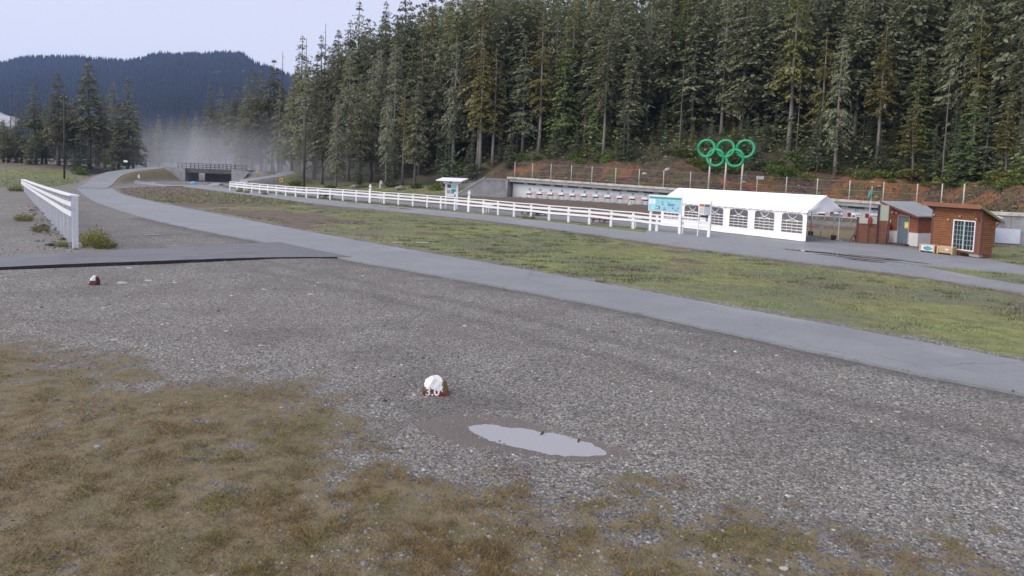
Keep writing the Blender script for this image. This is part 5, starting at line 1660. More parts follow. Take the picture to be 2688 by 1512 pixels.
mound('blue_sack', 'small bright blue sack on the gravel before the underpass', 'sack', -62.2, 133.5, 0.62, 0.4, 0.38, plain('sack_blue', (0.06, 0.38, 0.62), 0.5, 0.12), 3)
t = thing('white_stake', 'short white stake at the bend of the loop path', 'stake', (-71.6, 131.2, hz(-71.6, 131.2)))
MB().prism([(-0.22, 0), (0.22, 0), (0.1, 0.75), (-0.1, 0.75)], 'y', -0.1, 0.1).build('stake', M_white, t)
t = thing('pale_stump', 'pale upright broken stump on the verge below the wood', 'stump', (-26.0, 135.0, hz(-26.0, 135.0)))
MB().tube([(0, 0, -0.2), (-0.1, 0, 0.5), (0.1, 0, 0.9), (0.0, 0, 1.5)], [0.34, 0.24, 0.38, 0.2], 9).build('trunk', plain('bleached_wood', (0.42, 0.42, 0.36), 0.8, 0.2), t)
for x, y, s, l in ((-21.6, 131, 0.85, 'low pale boulder right of the broken stump'), (-31.5, 137.5, 0.9, 'flat pale boulder left of the broken stump')):
    mound('boulder', l, 'boulder', x, y, s * 1.3, s, s * 0.75, M_rock, x)
for x, y, s, l in ((22.4, 117.5, 0.33, 'white boulder on the bank left of the rings, the left one'), (25.8, 115.6, 0.36, 'white boulder on the bank nearest the rings'), (36.0, 107.3, 0.28, 'small white boulder on the bank right of the rings')):
    mound('white_boulder', l, 'boulder', x, y, s * 1.3, s, s, M_rockw, x, 2)

# ------------------------------------------------------------------ painted distance stones and litter
def painted_stone(x, y, sx, sy, sz, label, number, seed, rz):
    import bmesh
    from mathutils.bvhtree import BVHTree
    mw = plain('stone_white', (0.72, 0.72, 0.72), 0.6, 0.06, 6, 0.2)
    mr = plain('stone_red', (0.11, 0.032, 0.03), 0.6, 0.25, 6, 0.3)
    mo = plain('stone_ochre', (0.22, 0.13, 0.055), 0.75, 0.25, 5, 0.4)
    bm = bmesh.new()
    bmesh.ops.create_icosphere(bm, subdivisions=4, radius=1.0)
    planes = [Vector((0.0, -1, 0.25)), Vector((0.9, -0.35, 0.1)), Vector((-0.7, -0.3, 0.5)), Vector((0.3, 0, 1)), Vector((-0.5, 0.3, 0.8)), Vector((0.8, 0.5, 0.4)), Vector((0, 1, 0.2)), Vector((-1, 0.2, 0))]
    for v in bm.verts:
        p = v.co.copy()
        for i, n in enumerate(planes):
            n = n.normalized()
            k = 0.72 + 0.12 * ((i * 37 + seed) % 5) / 4
            d = p.dot(n)
            if d > k: p -= n * (d - k) * 0.92
        p *= 1 + 0.06 * mnoise.noise(p * 3 + Vector((seed, 0, 0)))
        v.co = Vector((p.x * sx, p.y * sy, max(p.z, -0.55) * sz))
    bm.faces.ensure_lookup_table()
    for f in bm.faces:
        c = f.calc_center_median()
        wob = 0.08 * mnoise.noise(c * 14)
        zz, xx = c.z / sz, c.x / sx
        if number: f.material_index = 2 if xx + wob > 0.5 else (0 if zz + wob > 0.05 - 0.25 * xx else 1)
        else: f.material_index = 0 if (zz + wob > 0.24 and xx < 0.25) else 1
    t = thing('painted_stone', label, 'painted stone', (x, y, hz(x, y) + 0.42 * sz), rz)
    me = bpy.data.meshes.new('stone')
    bm.to_mesh(me)
    for m in (mw, mr, mo): me.materials.append(m)
    link('stone', me, t)
    if number:
        tm = text_mesh(number, 0.22, mw, 'number')
        bv = BVHTree.FromBMesh(bm)
        for v in tm.vertices:
            px, pz = v.co.x * 1.1 - 0.045, v.co.y - 0.03
            hit = bv.ray_cast(Vector((px, -2, pz)), Vector((0, 1, 0)))
            yy = hit[0].y if hit[0] else -sy * 0.6
            v.co = Vector((px, yy - 0.004 - v.co.z, pz))
        link('number', tm, t)
        tag(MB().prism([(0.05 + 0.17 * math.cos(a), 0.02 + 0.06 * math.sin(a) * (1 + 0.4 * math.sin(3 * a))) for a in np.linspace(0, 6.28, 10, endpoint=False)], 'z', -0.42 * sz, -0.42 * sz + 0.014).build('paint_spill', plain('spilt_red', (0.22, 0.02, 0.02), 0.5), t, (0.1, -0.2, 0)), 'red paint spilt on the gravel')
    bm.free()
painted_stone(-1.46, 13.85, 0.30, 0.26, 0.27, 'white topped distance stone painted with the number 3.0', '3.0', 1, 0.1)
painted_stone(-14.9, 24.4, 0.19, 0.17, 0.25, 'red brown distance stone with a white painted tip', None, 3, 0.3)

def plank(x, y, l, w, rz, label, c=(0.42, 0.39, 0.33)):
    o = MB().box(-l / 2, l / 2, -w / 2, w / 2, 0, 0.045).build('plank', plain('grey_plank', c, 0.8, 0.2, 3, 0.3), None, (x, y, hz(x, y) + 0.02), rz)
    o.rotation_euler = (0.03, -0.02, rz)
    tag(o, label, 'plank')
plank(-6.9, 41.6, 0.75, 0.13, -0.05, 'grey plank lying at the field edge, the left of two')
plank(-5.5, 42.0, 0.78, 0.13, -0.02, 'grey plank lying at the field edge, the right of two')
plank(-21.5, 40.8, 0.75, 0.1, 0.35, 'bleached plank on the gravel right of the plank fence')
plank(-19.2, 38.4, 0.45, 0.08, 0.1, 'short bleached stick on the gravel below the longer plank')
for i, (u, v, s) in enumerate(((-13.6, 25.6, 0.13), (-12.5, 25.4, 0.09), (-14.2, 24.9, 0.16), (-13.2, 24.6, 0.09), (-15.9, 28.4, 0.1), (-8.9, 24.6, 0.09), (-7.4, 26.4, 0.1), (-12.3, 20.6, 0.07), (-9.9, 17.0, 0.075), (-7.6, 18.3, 0.06), (-6.2, 17.0, 0.06), (-10.9, 21.5, 0.06), (-7.0, 24.0, 0.1), (5.6, 17.6, 0.05), (8.0, 13.7, 0.05), (3.4, 7.9, 0.05))):
    LAB = ['left of the two pale slabs beyond the small painted stone', 'right of the two pale slabs beyond the small painted stone', 'flat pale stone touching the small painted stone', 'flat pale stone just right of the small painted stone', 'pale stone close to the dark side path', 'lone pale stone in mid gravel below the path junction', 'pale sliver of stone below the road junction', 'pale stone left of mid gravel', 'pale stone near the moss edge at the left', 'pale stone in the gravel above the rusty moss', 'pale stone right of the rusty moss', 'small pale stone left on the open gravel', 'pale sliver lying on the gravel toward the road', 'pale stone by the near road edge', 'pale stone on the gravel at the right', 'broken pale stone in the turf at lower right'][i]
    mound('loose_stone', LAB, 'stone', u, v, s * 1.25, s * 0.7, s * 0.35, plain('bleached_stone', (0.36, 0.35, 0.33), 0.8, 0.15, 6, 0.3), i * 1.7, 2)
for i, (a, b) in enumerate(((0.08, 0.10), (0.72, -0.05))):
    x, y = PUD_C[0] + a, PUD_C[1] + 0.17 + b - 0.2 * a
    o = MB().tube([(0, 0, 0), (0.05, 0.06, 0.035), (0.07, 0.13, 0.03)], [0.012, 0.02, 0.004], 6).build('twig', plain('wet_twig', (0.04, 0.032, 0.03), 0.6), None, (x, y, -0.045), 0.3 * i)
    tag(o, 'dark twig sticking out of the puddle, ' + ('left' if i == 0 else 'right') + ' of the two', 'twig')

# ------------------------------------------------------------------ trees
M_bark = plain('grey_bark', (0.13, 0.115, 0.105), 0.9, 0.3, 1.2, 0.5, 0.15, stretch=(3, 3, 0.5), dirt=(0.24, 0.235, 0.22))
M_bark_pale = plain('pale_bark', (0.21, 0.195, 0.18), 0.9, 0.25, 1.2, 0.5, 0.15, stretch=(3, 3, 0.5), dirt=(0.17, 0.15, 0.14))
LICH = (0.40, 0.41, 0.31)
BRN = (0.12, 0.085, 0.05)
M_leaf = {
    'dark': foliage_mat('needles_dark', (0.112, 0.127, 0.072), (0.27, 0.28, 0.165), LICH, BRN),
    'olive': foliage_mat('needles_olive', (0.14, 0.135, 0.04), (0.29, 0.27, 0.085), LICH, BRN),
    'green': foliage_mat('needles_green', (0.11, 0.138, 0.052), (0.23, 0.262, 0.105), LICH, BRN),
    'blue': foliage_mat('needles_blue', (0.102, 0.128, 0.082), (0.222, 0.255, 0.16), LICH, BRN),
}

def conifer(seed, H, Rm, cb, droop, whorls, lichen=0.1, brown=0.05, gap=0.25, spray=0.55, tip=1.0, leaf='dark', pale=False, prof=0.9, top=1.0):
    """tapered trunk and a crown of drooping sprays; returns (trunk mesh, crown mesh)"""
    g = np.random.default_rng(seed)
    # trunk
    mb = MB()
    n = 9
    bend = g.normal(0, 0.12, (n, 2)).cumsum(0) * 0.5
    bend -= bend[:1]
    rb = H * 0.0135 + 0.05
    path = [(bend[i, 0], bend[i, 1], -0.6 + (H * top + 0.6) * i / (n - 1)) for i in range(n)]
    mb.tube(path, [rb * (1.0 - 0.93 * i / (n - 1)) * (1.25 if i == 0 else 1) for i in range(n)], 7)
    Vs, Ts = [], []
    zs = np.sort(g.uniform(cb * H, H * 0.99, whorls))
    nv = 0
    V, F, C = [], [], []
    lump = g.random(12)
    for z in zs:
        t = (z - cb * H) / (H - cb * H)
        cx, cy = np.interp(z, [p[2] for p in path], [p[0] for p in path]), np.interp(z, [p[2] for p in path], [p[1] for p in path])
        Lmax = Rm * ((1 - t) ** prof * 0.95 + 0.04) * (0.6 + 0.4 * min(1, t * 5 + 0.2))
        nb = g.integers(3, 6)
        a0 = g.random() * 6.283
        for k in range(nb):
            if g.random() < gap * (0.6 + 0.8 * lump[int(t * 11.9)]): continue
            a = a0 + k * 6.283 / nb + g.normal(0, 0.25)
            L = Lmax * g.uniform(0.55, 1.18)
            m = int(max(6, 7 + L * 7.0))
            s = np.sqrt(g.uniform(0.02, 1, m))
            rise = g.uniform(0.05, 0.3) * (0.4 + t)
            zz = z + L * (rise * s - droop * s * s * g.uniform(0.7, 1.2))
            off = g.normal(0, 0.14, m) * L * (1.1 - s * 0.6)
            px = cx + np.cos(a) * L * s - np.sin(a) * off
            py = cy + np.sin(a) * L * s + np.cos(a) * off
            P = np.stack([px, py, zz + g.normal(0, 0.08, m)], -1)
            ya = a + g.normal(0, 0.8, m)
            dn = g.uniform(0.15, 1.1, m) * tip * (0.5 + droop)
            D = np.stack([np.cos(ya), np.sin(ya), -dn], -1)
            D /= np.linalg.norm(D, axis=1, keepdims=True)
            up = np.stack([g.normal(0, 0.45, m), g.normal(0, 0.45, m), np.ones(m)], -1)
            S = np.cross(D, up)
            S /= np.linalg.norm(S, axis=1, keepdims=True) + 1e-9
            l = spray * g.uniform(0.55, 1.3, m) * (0.42 + 0.58 * min(1, 1.6 * (1 - t)))
            w = l * g.uniform(0.2, 0.36, m)
            q = np.stack([P - D * 0.15 * l[:, None], P + D * 0.4 * l[:, None] + S * w[:, None], P + D * l[:, None], P + D * 0.45 * l[:, None] - S * w[:, None]], 1)
            V.append(q.reshape(-1, 3))
            i0 = nv + np.arange(m) * 4
            F.append(np.concatenate([np.stack([i0, i0 + 1, i0 + 2], -1), np.stack([i0, i0 + 2, i0 + 3], -1)]))
            nv += 4 * m
            br = np.clip(g.normal(0.45, 0.2) + g.normal(0, 0.14, m), 0, 1)
            bl = g.random() < lichen
            li = np.where(g.random(m) < (0.8 if bl else lichen * 0.3), g.uniform(0.2, 0.9, m), 0)
            bw = np.where(g.random(m) < (0.8 if g.random() < brown else brown * 0.2), g.uniform(0.3, 0.9, m), 0)
            C.append(np.repeat(np.stack([br, li, bw, np.ones(m)], -1), 4, 0))
    # a few bare dead limbs below the crown
    for k in range(int(7 * cb * H / 8)):
        z = g.uniform(0.15 * H, max(cb, 0.2) * H)
        a = g.random() * 6.283
        L = g.uniform(0.3, 1.3)
        r = np.interp(z, [p[2] for p in path], [p[0] for p in path]), np.interp(z, [p[2] for p in path], [p[1] for p in path])
        mb.tube([(r[0], r[1], z), (r[0] + math.cos(a) * L, r[1] + math.sin(a) * L, z - 0.15 * L)], [0.05, 0.015], 3)
    tm = mb.mesh('trunk', M_bark_pale if pale else M_bark, True)
    cm = fast_mesh('crown', np.concatenate(V), np.concatenate(F), M_leaf[leaf], {'tint': np.concatenate(C)})
    return tm, cm

def snag(seed, H, limbs=26, needles=False):
    g = np.random.default_rng(seed)
    mb = MB()
    rb = H * 0.007 + 0.04
    path = [(g.normal(0, 0.05), g.normal(0, 0.05), -0.6 + (H + 0.6) * i / 7) for i in range(8)]
    mb.tube(path, [rb * (1 - 0.8 * i / 7) for i in range(8)], 7)
    lb = MB()
    for k in range(limbs):
        z = g.uniform(0.3 * H, 0.97 * H)
        a = g.random() * 6.283
        L = g.uniform(0.4, 1.6) * (1.15 - z / H)+0.2
        lb.tube([(0, 0, z), (math.cos(a) * L * 0.6, math.sin(a) * L * 0.6, z - 0.05 * L), (math.cos(a) * L, math.sin(a) * L, z - 0.3 * L)], [0.045, 0.03, 0.01], 3)
    return mb.mesh('trunk', M_bark, True), lb.mesh('dead_limbs', M_bark)

H0 = 30.0
PROTO = {
    'dark': [conifer(100 + k, H0, 4.7, 0.10 + 0.06 * k, 0.42, 104, 0.16, 0.06, 0.20, 0.52, 1.0, 'dark', False, 0.72) for k in range(4)],
    'grey': [conifer(120 + k, H0, 4.3, 0.14 + 0.06 * k, 0.6, 96, 0.55, 0.06, 0.28, 0.46, 1.3, 'dark', True, 0.58) for k in range(3)],
    'lichen': [conifer(130 + k, H0, 3.6, 0.30, 0.85, 92, 0.88, 0.03, 0.34, 0.46, 1.7, 'dark', True, 0.45) for k in range(2)],
    'olive': [conifer(140 + k, H0, 4.2, 0.28 + 0.1 * k, 0.5, 76, 0.06, 0.10, 0.34, 0.54, 1.0, 'olive', True, 0.6) for k in range(2)],
    'olivegrey': [conifer(150, H0, 4.0, 0.30, 0.55, 84, 0.32, 0.05, 0.3, 0.54, 1.2, 'olive', True, 0.58)],
    'brown': [conifer(160, H0, 3.1, 0.38, 0.5, 60, 0.10, 0.75, 0.45, 0.5, 1.0, 'olive', True, 0.6)],
    'green': [conifer(170 + k, H0, 4.8, 0.03, 0.42, 100, 0.02, 0.03, 0.16, 0.54, 1.0, 'green', False, 0.8) for k in range(2)],
    'young': [conifer(180 + k, 14.0, 2.9, 0.02, 0.25, 60, 0.05, 0.03, 0.12, 0.42, 0.6, 'blue') for k in range(3)],
    'youngolive': [conifer(190, 14.0, 2.6, 0.03, 0.25, 54, 0.03, 0.06, 0.16, 0.42, 0.6, 'olive')],
    'snag': [snag(200 + k, H0) for k in range(2)],
    'bare': [conifer(210 + k, H0, 4.1, 0.30 + 0.07 * k, 0.45, 86, 0.16, 0.06, 0.24, 0.54, 1.0, 'dark', True, 0.6) for k in range(3)],
}
PROTO['greynarrow'] = PROTO['lichen']
PROTO['snagtop'] = PROTO['snag']
NAMES = {'dark': 'dark green conifer', 'grey': 'grey green lichen-hung conifer', 'lichen': 'pale lichen-draped conifer', 'greynarrow': 'narrow pale lichen-draped conifer',
         'olive': 'olive yellow conifer', 'olivegrey': 'olive and grey conifer', 'brown': 'thin brown-tinged conifer', 'green': 'full bright green conifer',
         'young': 'young blue green conifer', 'youngolive': 'young olive conifer', 'snag': 'bare dead snag', 'snagtop': 'bare dead snag', 'bare': 'conifer with long bare pale trunk'}
TREE_N = [0]
def plant(kind, x, y, top_z, where, group, k=None, wide=1.0):
    P = PROTO[kind]
    TREE_N[0] += 1
    k = TREE_N[0] if k is None else k
    tm, cm = P[k % len(P)]
    base = 14.0 if kind.startswith('young') else H0
    z = hz(x, y)
    s = (top_z - z) / base
    if s < 0.12: return None
    w = s * wide if s < 1 else (0.35 + 0.65 * s) * wide
    w = max(w, 0.62 * wide) if not kind.startswith('young') else w
    o = thing('snag_tree' if 'snag' in kind else 'conifer_tree', NAMES[kind] + ' ' + where, 'tree', (x, y, z), (k * 2.399) % 6.283, group, (w, w, s))
    link('trunk', tm, o)
    link('dead_limbs' if 'snag' in kind else 'crown', cm, o)
    return o

HAND = [(-104.39, 150, 20.12, 'dark'), (-98.09, 148, 22.51, 'dark'), (-92.71, 150, 26.0, 'dark'), (-92.03, 158, 21.85, 'grey'), (-85.43, 152, 22.55, 'dark'), (-90.46, 152, 18.48, 'grey'), (-122.83, 170, 20.08, 'snag'), (-128.11, 175, 18.27, 'snag'), (-111.02, 155, 14.0, 'young'), (-111.36, 150, 11.66, 'young'), (-97.43, 152, 17.23, 'grey'), (-108.92, 160, 16.52, 'dark'), (-86.38, 150, 16.35, 'dark'), (-116.35, 158, 10.86, 'dark'), (-97.93, 162, 20.22, 'grey'), (-107.75, 165, 19.77, 'dark'), (-86.39, 156, 14.38, 'dark'), (-92.16, 146, 10.94, 'young'), (-85.48, 147, 10.04, 'young'), (-102.67, 146, 9.75, 'young'), (-88.52, 200, 26.8, 'dark'), (-87.67, 205, 26.46, 'grey'), (-76.98, 190, 25.64, 'dark'), (-71.92, 185, 27.41, 'dark'), (-67.76, 178, 28.83, 'dark'), (-66.24, 180, 28.59, 'olive'), (-124.76, 260, 23.45, 'dark'), (-170.73, 330, 26.09, 'dark'), (-149.57, 300, 23.19, 'dark'), (-115.68, 250, 22.47, 'grey'), (-83.74, 200, 22.5, 'dark'), (-72.19, 182, 20.54, 'dark'), (-98.76, 220, 20.44, 'dark'), (-169.26, 320, 21.44, 'dark'), (-64.01, 182, 31.83, 'dark'), (-62.21, 184, 34.02, 'snagtop'), (-56.58, 165, 22.52, 'grey'), (-55.9, 180, 37.93, 'dark'), (-55.41, 182, 37.46, 'snag'), (-45.99, 150, 26.39, 'grey'), (-51.66, 160, 25.58, 'dark'), (-50.87, 180, 38.31, 'dark'), (-51.6, 186, 42.17, 'snag'), (-46.34, 178, 39.42, 'dark'), (-36.7, 142, 18.83, 'grey'), (-42.6, 176, 41.51, 'dark'), (-38.02, 158, 31.19, 'grey'), (-40.0, 176, 46.24, 'dark'), (-31.2, 150, 28.15, 'dark'), (-33.57, 176, 46.56, 'dark'), (-25.57, 138, 19.03, 'greynarrow'), (-26.33, 150, 30.92, 'grey'), (-22.28, 138, 21.33, 'brown'), (-19.49, 136, 21.17, 'dark'), (-27.4, 170, 48.04, 'dark'), (-20.65, 168, 46.87, 'dark'), (-20.64, 150, 33.4, 'dark'), (-32.46, 145, 23.35, 'dark'), (-41.23, 148, 21.83, 'dark'), (-46.46, 160, 30.11, 'dark'), (-16.61, 150, 35.96, 'dark'), (-12.98, 146, 32.73, 'lichen'), (-6.83, 138, 29.0, 'olive'), (-4.33, 138, 28.86, 'olive'), (-10.89, 160, 43.46, 'dark'), (4.53, 140, 26.89, 'brown'), (2.24, 150, 36.64, 'dark'), (-1.92, 150, 38.11, 'dark'), (10.96, 138, 37.74, 'olivegrey'), (16.15, 142, 37.12, 'grey'), (17.91, 142, 37.56, 'olive'), (23.26, 150, 43.03, 'dark'), (26.43, 140, 40.64, 'grey'), (32.4, 150, 40.15, 'dark'), (33.05, 136, 37.69, 'olive'), (37.86, 134, 39.19, 'grey'), (39.31, 128, 36.38, 'lichen'), (43.97, 126, 38.44, 'lichen'), (8.22, 160, 45.86, 'dark'), (47.73, 118, 19.27, 'young'), (50.55, 116, 18.2, 'young'), (53.36, 122, 37.1, 'grey'), (61.1, 118, 36.38, 'grey'), (54.93, 116, 25.92, 'snag'), (52.18, 108, 17.16, 'snag'), (65.31, 112, 35.62, 'dark'), (70.08, 108, 33.9, 'grey'), (60.24, 104, 25.41, 'green'), (56.81, 98, 17.83, 'youngolive'), (62.15, 94, 19.16, 'green'), (62.96, 92, 18.02, 'young'), (67.66, 94, 24.04, 'green'), (59.81, 96, 20.48, 'snag'), (50.48, 130, 40.39, 'dark'), (60.41, 124, 37.19, 'dark'), (62.49, 114, 32.98, 'dark'), (66.89, 108, 31.19, 'dark'), (72.19, 104, 32.15, 'dark'), (-12.77, 134, 13.03, 'young'), (-8.29, 134, 11.73, 'young'), (-0.93, 132, 13.33, 'young'), (7.71, 132, 15.82, 'young'), (20.45, 130, 16.83, 'young'), (24.43, 128, 15.39, 'young'), (26.72, 126, 17.39, 'young'), (29.77, 124, 15.96, 'young'), (33.36, 122, 15.25, 'young'), (38.68, 118, 16.43, 'young'), (41.89, 116, 15.74, 'young'), (52.23, 112, 14.55, 'young'), (55.58, 108, 16.16, 'young'), (58.13, 106, 14.92, 'youngolive'), (59.75, 98, 13.29, 'young'), (60.46, 94, 12.53, 'young'), (62.36, 88, 12.72, 'young'), (-24.17, 136, 10.51, 'young'), (-31.35, 138, 8.83, 'young')]
LAND = [(-0.30, 'beyond the far floodlight pole'), (-0.22, 'left of the pale stump'), (-0.17, 'behind the pale stump'), (-0.12, 'left of the kiosk'), (-0.07, 'behind the kiosk'), (-0.02, 'behind the wing wall'), (0.05, 'over the left shelter end'),
        (0.12, 'above the left targets'), (0.19, 'above the middle targets'), (0.255, 'above the map board'), (0.33, 'behind the green rings'), (0.40, 'right of the green rings'), (0.47, 'above the tent gable'), (0.535, 'above the plywood screen'), (0.60, 'above the door cabin'), (0.68, 'above the window hut'), (9, 'at the right edge')]
def mist_where(u, y):
    side = 'left of the bridge railing' if u < -0.51 else ('behind the left bridge end' if u < -0.455 else ('behind the right bridge end' if u < -0.40 else 'right of the bridge'))
    return ('in the near mist ' if y < 205 else ('in the farther mist ' if y < 290 else 'faint in the far mist ')) + side
def where_of(x, y):
    u = x / y
    s, p = hill_s(np.array([x]), np.array([y]))
    if u < -0.5 and y < 190: return ('at the front of' if y < 152 else 'deep in') + ' the stand beyond the left meadow', 'trees beyond the left meadow'
    if u < -0.36: return mist_where(u, y), 'trees in the mist behind the bridge'
    d = s[0] - p[0, 4]
    row = 'at the wood edge ' if d < 5 else ('in the second rank ' if d < 14 else ('far up the slope ' if d < 32 else 'on the crest '))
    for lim, l in LAND:
        if u < lim: break
    return row + l, 'trees of the wood left of the shelter' if u < -0.02 else ('trees above the shelter' if u < 0.33 else 'trees above the cabins')
PLACED = []
for i, (x, y, zt, kd) in enumerate(HAND):
    w, g = where_of(x, y)
    if i == 2: w = 'standing tallest in the stand beyond the left meadow'
    z = hz(x, y)
    if zt > 32 and y < 172 and kd != 'snag' and x > -30: zt = max(zt, z + 26 + (i % 5))
    if plant(kd, x, y, zt, w, g, wide=1.2 if i < 20 else 1.0): PLACED.append((x, y))

BEARING = [-0.436, -0.391, -0.348, -0.302, -0.252, -0.219, -0.169, -0.113, -0.024, 0.747]      # x / y of a spot
CREST = [0.1007, 0.1162, 0.1456, 0.1767, 0.1974, 0.2281, 0.2494, 0.2681, 0.2824, 0.3107]        # rise per metre of distance of the wood's outline on that bearing
def skyline(x, y):
    """height the wood's outline reaches over a spot"""
    return 4.6 + np.interp(x / y, BEARING, CREST) * y
def forest_spot(g, dmin, smin, smax, pts):
    u = g.uniform(-0.40, 0.84)
    y = 84 + 125 * g.random()
    x = u * y
    s, p = hill_s(np.array([x]), np.array([y]))
    s, b = float(s[0]), float(p[0, 4])
    if not (b + smin < s < b + smax): return None
    if u < -0.33 and s < 14: return None
    if any((x - a) ** 2 + (y - c) ** 2 < dmin * dmin for a, c in pts): return None
    return u, x, y, s - b
def fill_forest():
    g = np.random.default_rng(5)
    kinds = ['dark'] * 9 + ['grey'] * 5 + ['bare'] * 4 + ['olive'] * 4 + ['olivegrey'] * 3 + ['lichen'] * 1 + ['green'] * 2 + ['snag'] * 1
    n = tries = 0
    while n < 126 and tries < 12000:
        tries += 1
        q = forest_spot(g, 3.1, 0.8, 24, PLACED)
        if not q: continue
        u, x, y, s = q
        kd = kinds[g.integers(len(kinds))]
        z = hz(x, y)
        h = g.uniform(19, 31) if kd != 'snag' else g.uniform(12, 22)
        if u < 0.0: h = min((float(skyline(x, y)) - z) * g.uniform(0.68, 1.0), 36) if kd != 'snag' else h
        w, gr = where_of(x, y)
        if plant(kd, x, y, z + h, w, gr, wide=g.uniform(0.8, 1.1)):
            PLACED.append((x, y)); n += 1
    # the ranks behind, beyond the three hundred that show largest: one mass
    P, tries = [], 0
    Vs, Fs, Cs, nv = [], [], [], 0
    lib = []
    for k in range(8):
        cm = [PROTO['dark'][k % 4], PROTO['grey'][k % 3], PROTO['dark'][(k + 1) % 4], PROTO['bare'][k % 3]][k % 4][1]
        V = np.zeros(len(cm.vertices) * 3, np.float32); cm.vertices.foreach_get('co', V)
        C = np.zeros(len(cm.vertices) * 4, np.float32); cm.attributes['tint'].data.foreach_get('color', C)
        V, C = V.reshape(-1, 4, 3), C.reshape(-1, 4, 4)
        pick = np.random.default_rng(k).random(len(V)) < 0.20
        V, C = V[pick], C[pick]
        ctr = V.mean(1, keepdims=True)
        C = C * np.array((1, 0.45, 1, 1), np.float32)
        lib.append((ctr + (V - ctr) * 1.75, C))
    while len(P) < 290 and tries < 22000:
        tries += 1
        q = forest_spot(g, 3.3, 7, 52, P)
        if not q: continue
        u, x, y, s = q
        P.append((x, y))
        z = hz(x, y)
        h = g.uniform(23, 32)
        if u < 0.1: h = max(8, min(38, (float(skyline(x, y)) - z) * g.uniform(0.84, 1.03)))
        V, C = lib[g.integers(8)]
        a = g.random() * 6.283
        ws = max(0.75, h / H0) * g.uniform(0.9, 1.25)
        ca, sa = math.cos(a) * ws, math.sin(a) * ws
        W = np.stack([x + V[..., 0] * ca - V[..., 1] * sa, y + V[..., 0] * sa + V[..., 1] * ca, z + V[..., 2] * h / H0], -1)
        m = len(W)
        i0 = nv + np.arange(m) * 4
        Vs.append(W.reshape(-1, 3)); Cs.append(C.reshape(-1, 4))
        Fs.append(np.concatenate([np.stack([i0, i0 + 1, i0 + 2], -1), np.stack([i0, i0 + 2, i0 + 3], -1)]))
        nv += 4 * m
    o = link('deep_forest', fast_mesh('deep_forest', np.concatenate(Vs), np.concatenate(Fs), M_leaf['dark'], {'tint': np.concatenate(Cs)}))
    tag(o, 'dense ranks of conifers behind the front trees of the slope', None, None, 'stuff')
    # low undergrowth between the trunks
    N = 130000
    u = g.uniform(-0.40, 0.86, N); y = 62 + 130 * g.random(N); x = u * y
    s, p = hill_s(x, y)
    keep = (s > p[:, 4] - 0.5) & (s < p[:, 4] + 34) & (fbm(x * 0.2, y * 0.2, 301, 3) > 0.36) & ((u > -0.33) | (s > 14))
    x, y = x[keep], y[keep]
    N = len(x)
    z = height(x, y)
    top = 0.8 + 6.0 * fbm(x * 0.16, y * 0.16, 311, 3) ** 2 * 1.7
    z = z + top * g.random(N)
    b = g.random(N) * 6.283
    D = np.stack([np.cos(b), np.sin(b), g.uniform(-0.7, 0.3, N)], -1)
    D /= np.linalg.norm(D, axis=1, keepdims=True)
    S = np.cross(D, np.stack([g.normal(0, 0.4, N), g.normal(0, 0.4, N), np.ones(N)], -1))
    S /= np.linalg.norm(S, axis=1, keepdims=True)
    l = g.uniform(0.4, 0.9, N)[:, None]
    Q = np.stack([x, y, z], -1)
    V = np.stack([Q, Q + D * l * 0.5 + S * l * 0.3, Q + D * l, Q + D * l * 0.5 - S * l * 0.3], 1)
    i0 = np.arange(N) * 4
    F = np.concatenate([np.stack([i0, i0 + 1, i0 + 2], -1), np.stack([i0, i0 + 2, i0 + 3], -1)])
    C = np.stack([np.clip(g.normal(0.4, 0.25, N), 0, 1), np.where(g.random(N) < 0.05, 0.6, 0), np.where(g.random(N) < 0.1, 0.6, 0), np.ones(N)], -1)
    o = link('undergrowth', fast_mesh('undergrowth', V.reshape(-1, 3), F, M_leaf['green'], {'tint': np.repeat(C, 4, 0)}))
    tag(o, 'dark green undergrowth between the trunks of the wood', None, None, 'stuff')
    # young growth along the wood edge
    m = tries = 0
    while m < 60 and tries < 5000:
        tries += 1
        u = g.uniform(-0.30, 0.80)
        y = 80 + 70 * g.random()
        x = u * y
        s, p = hill_s(np.array([x]), np.array([y]))
        if not (p[0, 4] + 0.3 < s[0] < p[0, 4] + 12): continue
        if any((x - a) ** 2 + (y - b) ** 2 < 4 for a, b in PLACED): continue
        w, gr = where_of(x, y)
        if plant('young' if g.random() < 0.8 else 'youngolive', x, y, hz(x, y) + g.uniform(3.5, 11), w, gr): PLACED.append((x, y)); m += 1
    # misty trees up the valley
    for k in range(11):
        y = g.uniform(210, 400)
        u = g.uniform(-0.60, -0.36)
        plant(['dark', 'dark', 'grey', 'bare'][k % 4], u * y, y, hz(u * y, y) + g.uniform(16, 25), mist_where(u, y), 'trees in the mist behind the bridge')
    for k in range(9):
        y = g.uniform(152, 185)
        u = g.uniform(-0.80, -0.565)
        if u > -0.62 and y < 165: continue
        plant(['dark', 'grey', 'dark'][k % 3], u * y, y, hz(u * y, y) + g.uniform(8, 15), 'in the stand beyond the left meadow', 'trees beyond the left meadow')
fill_forest()

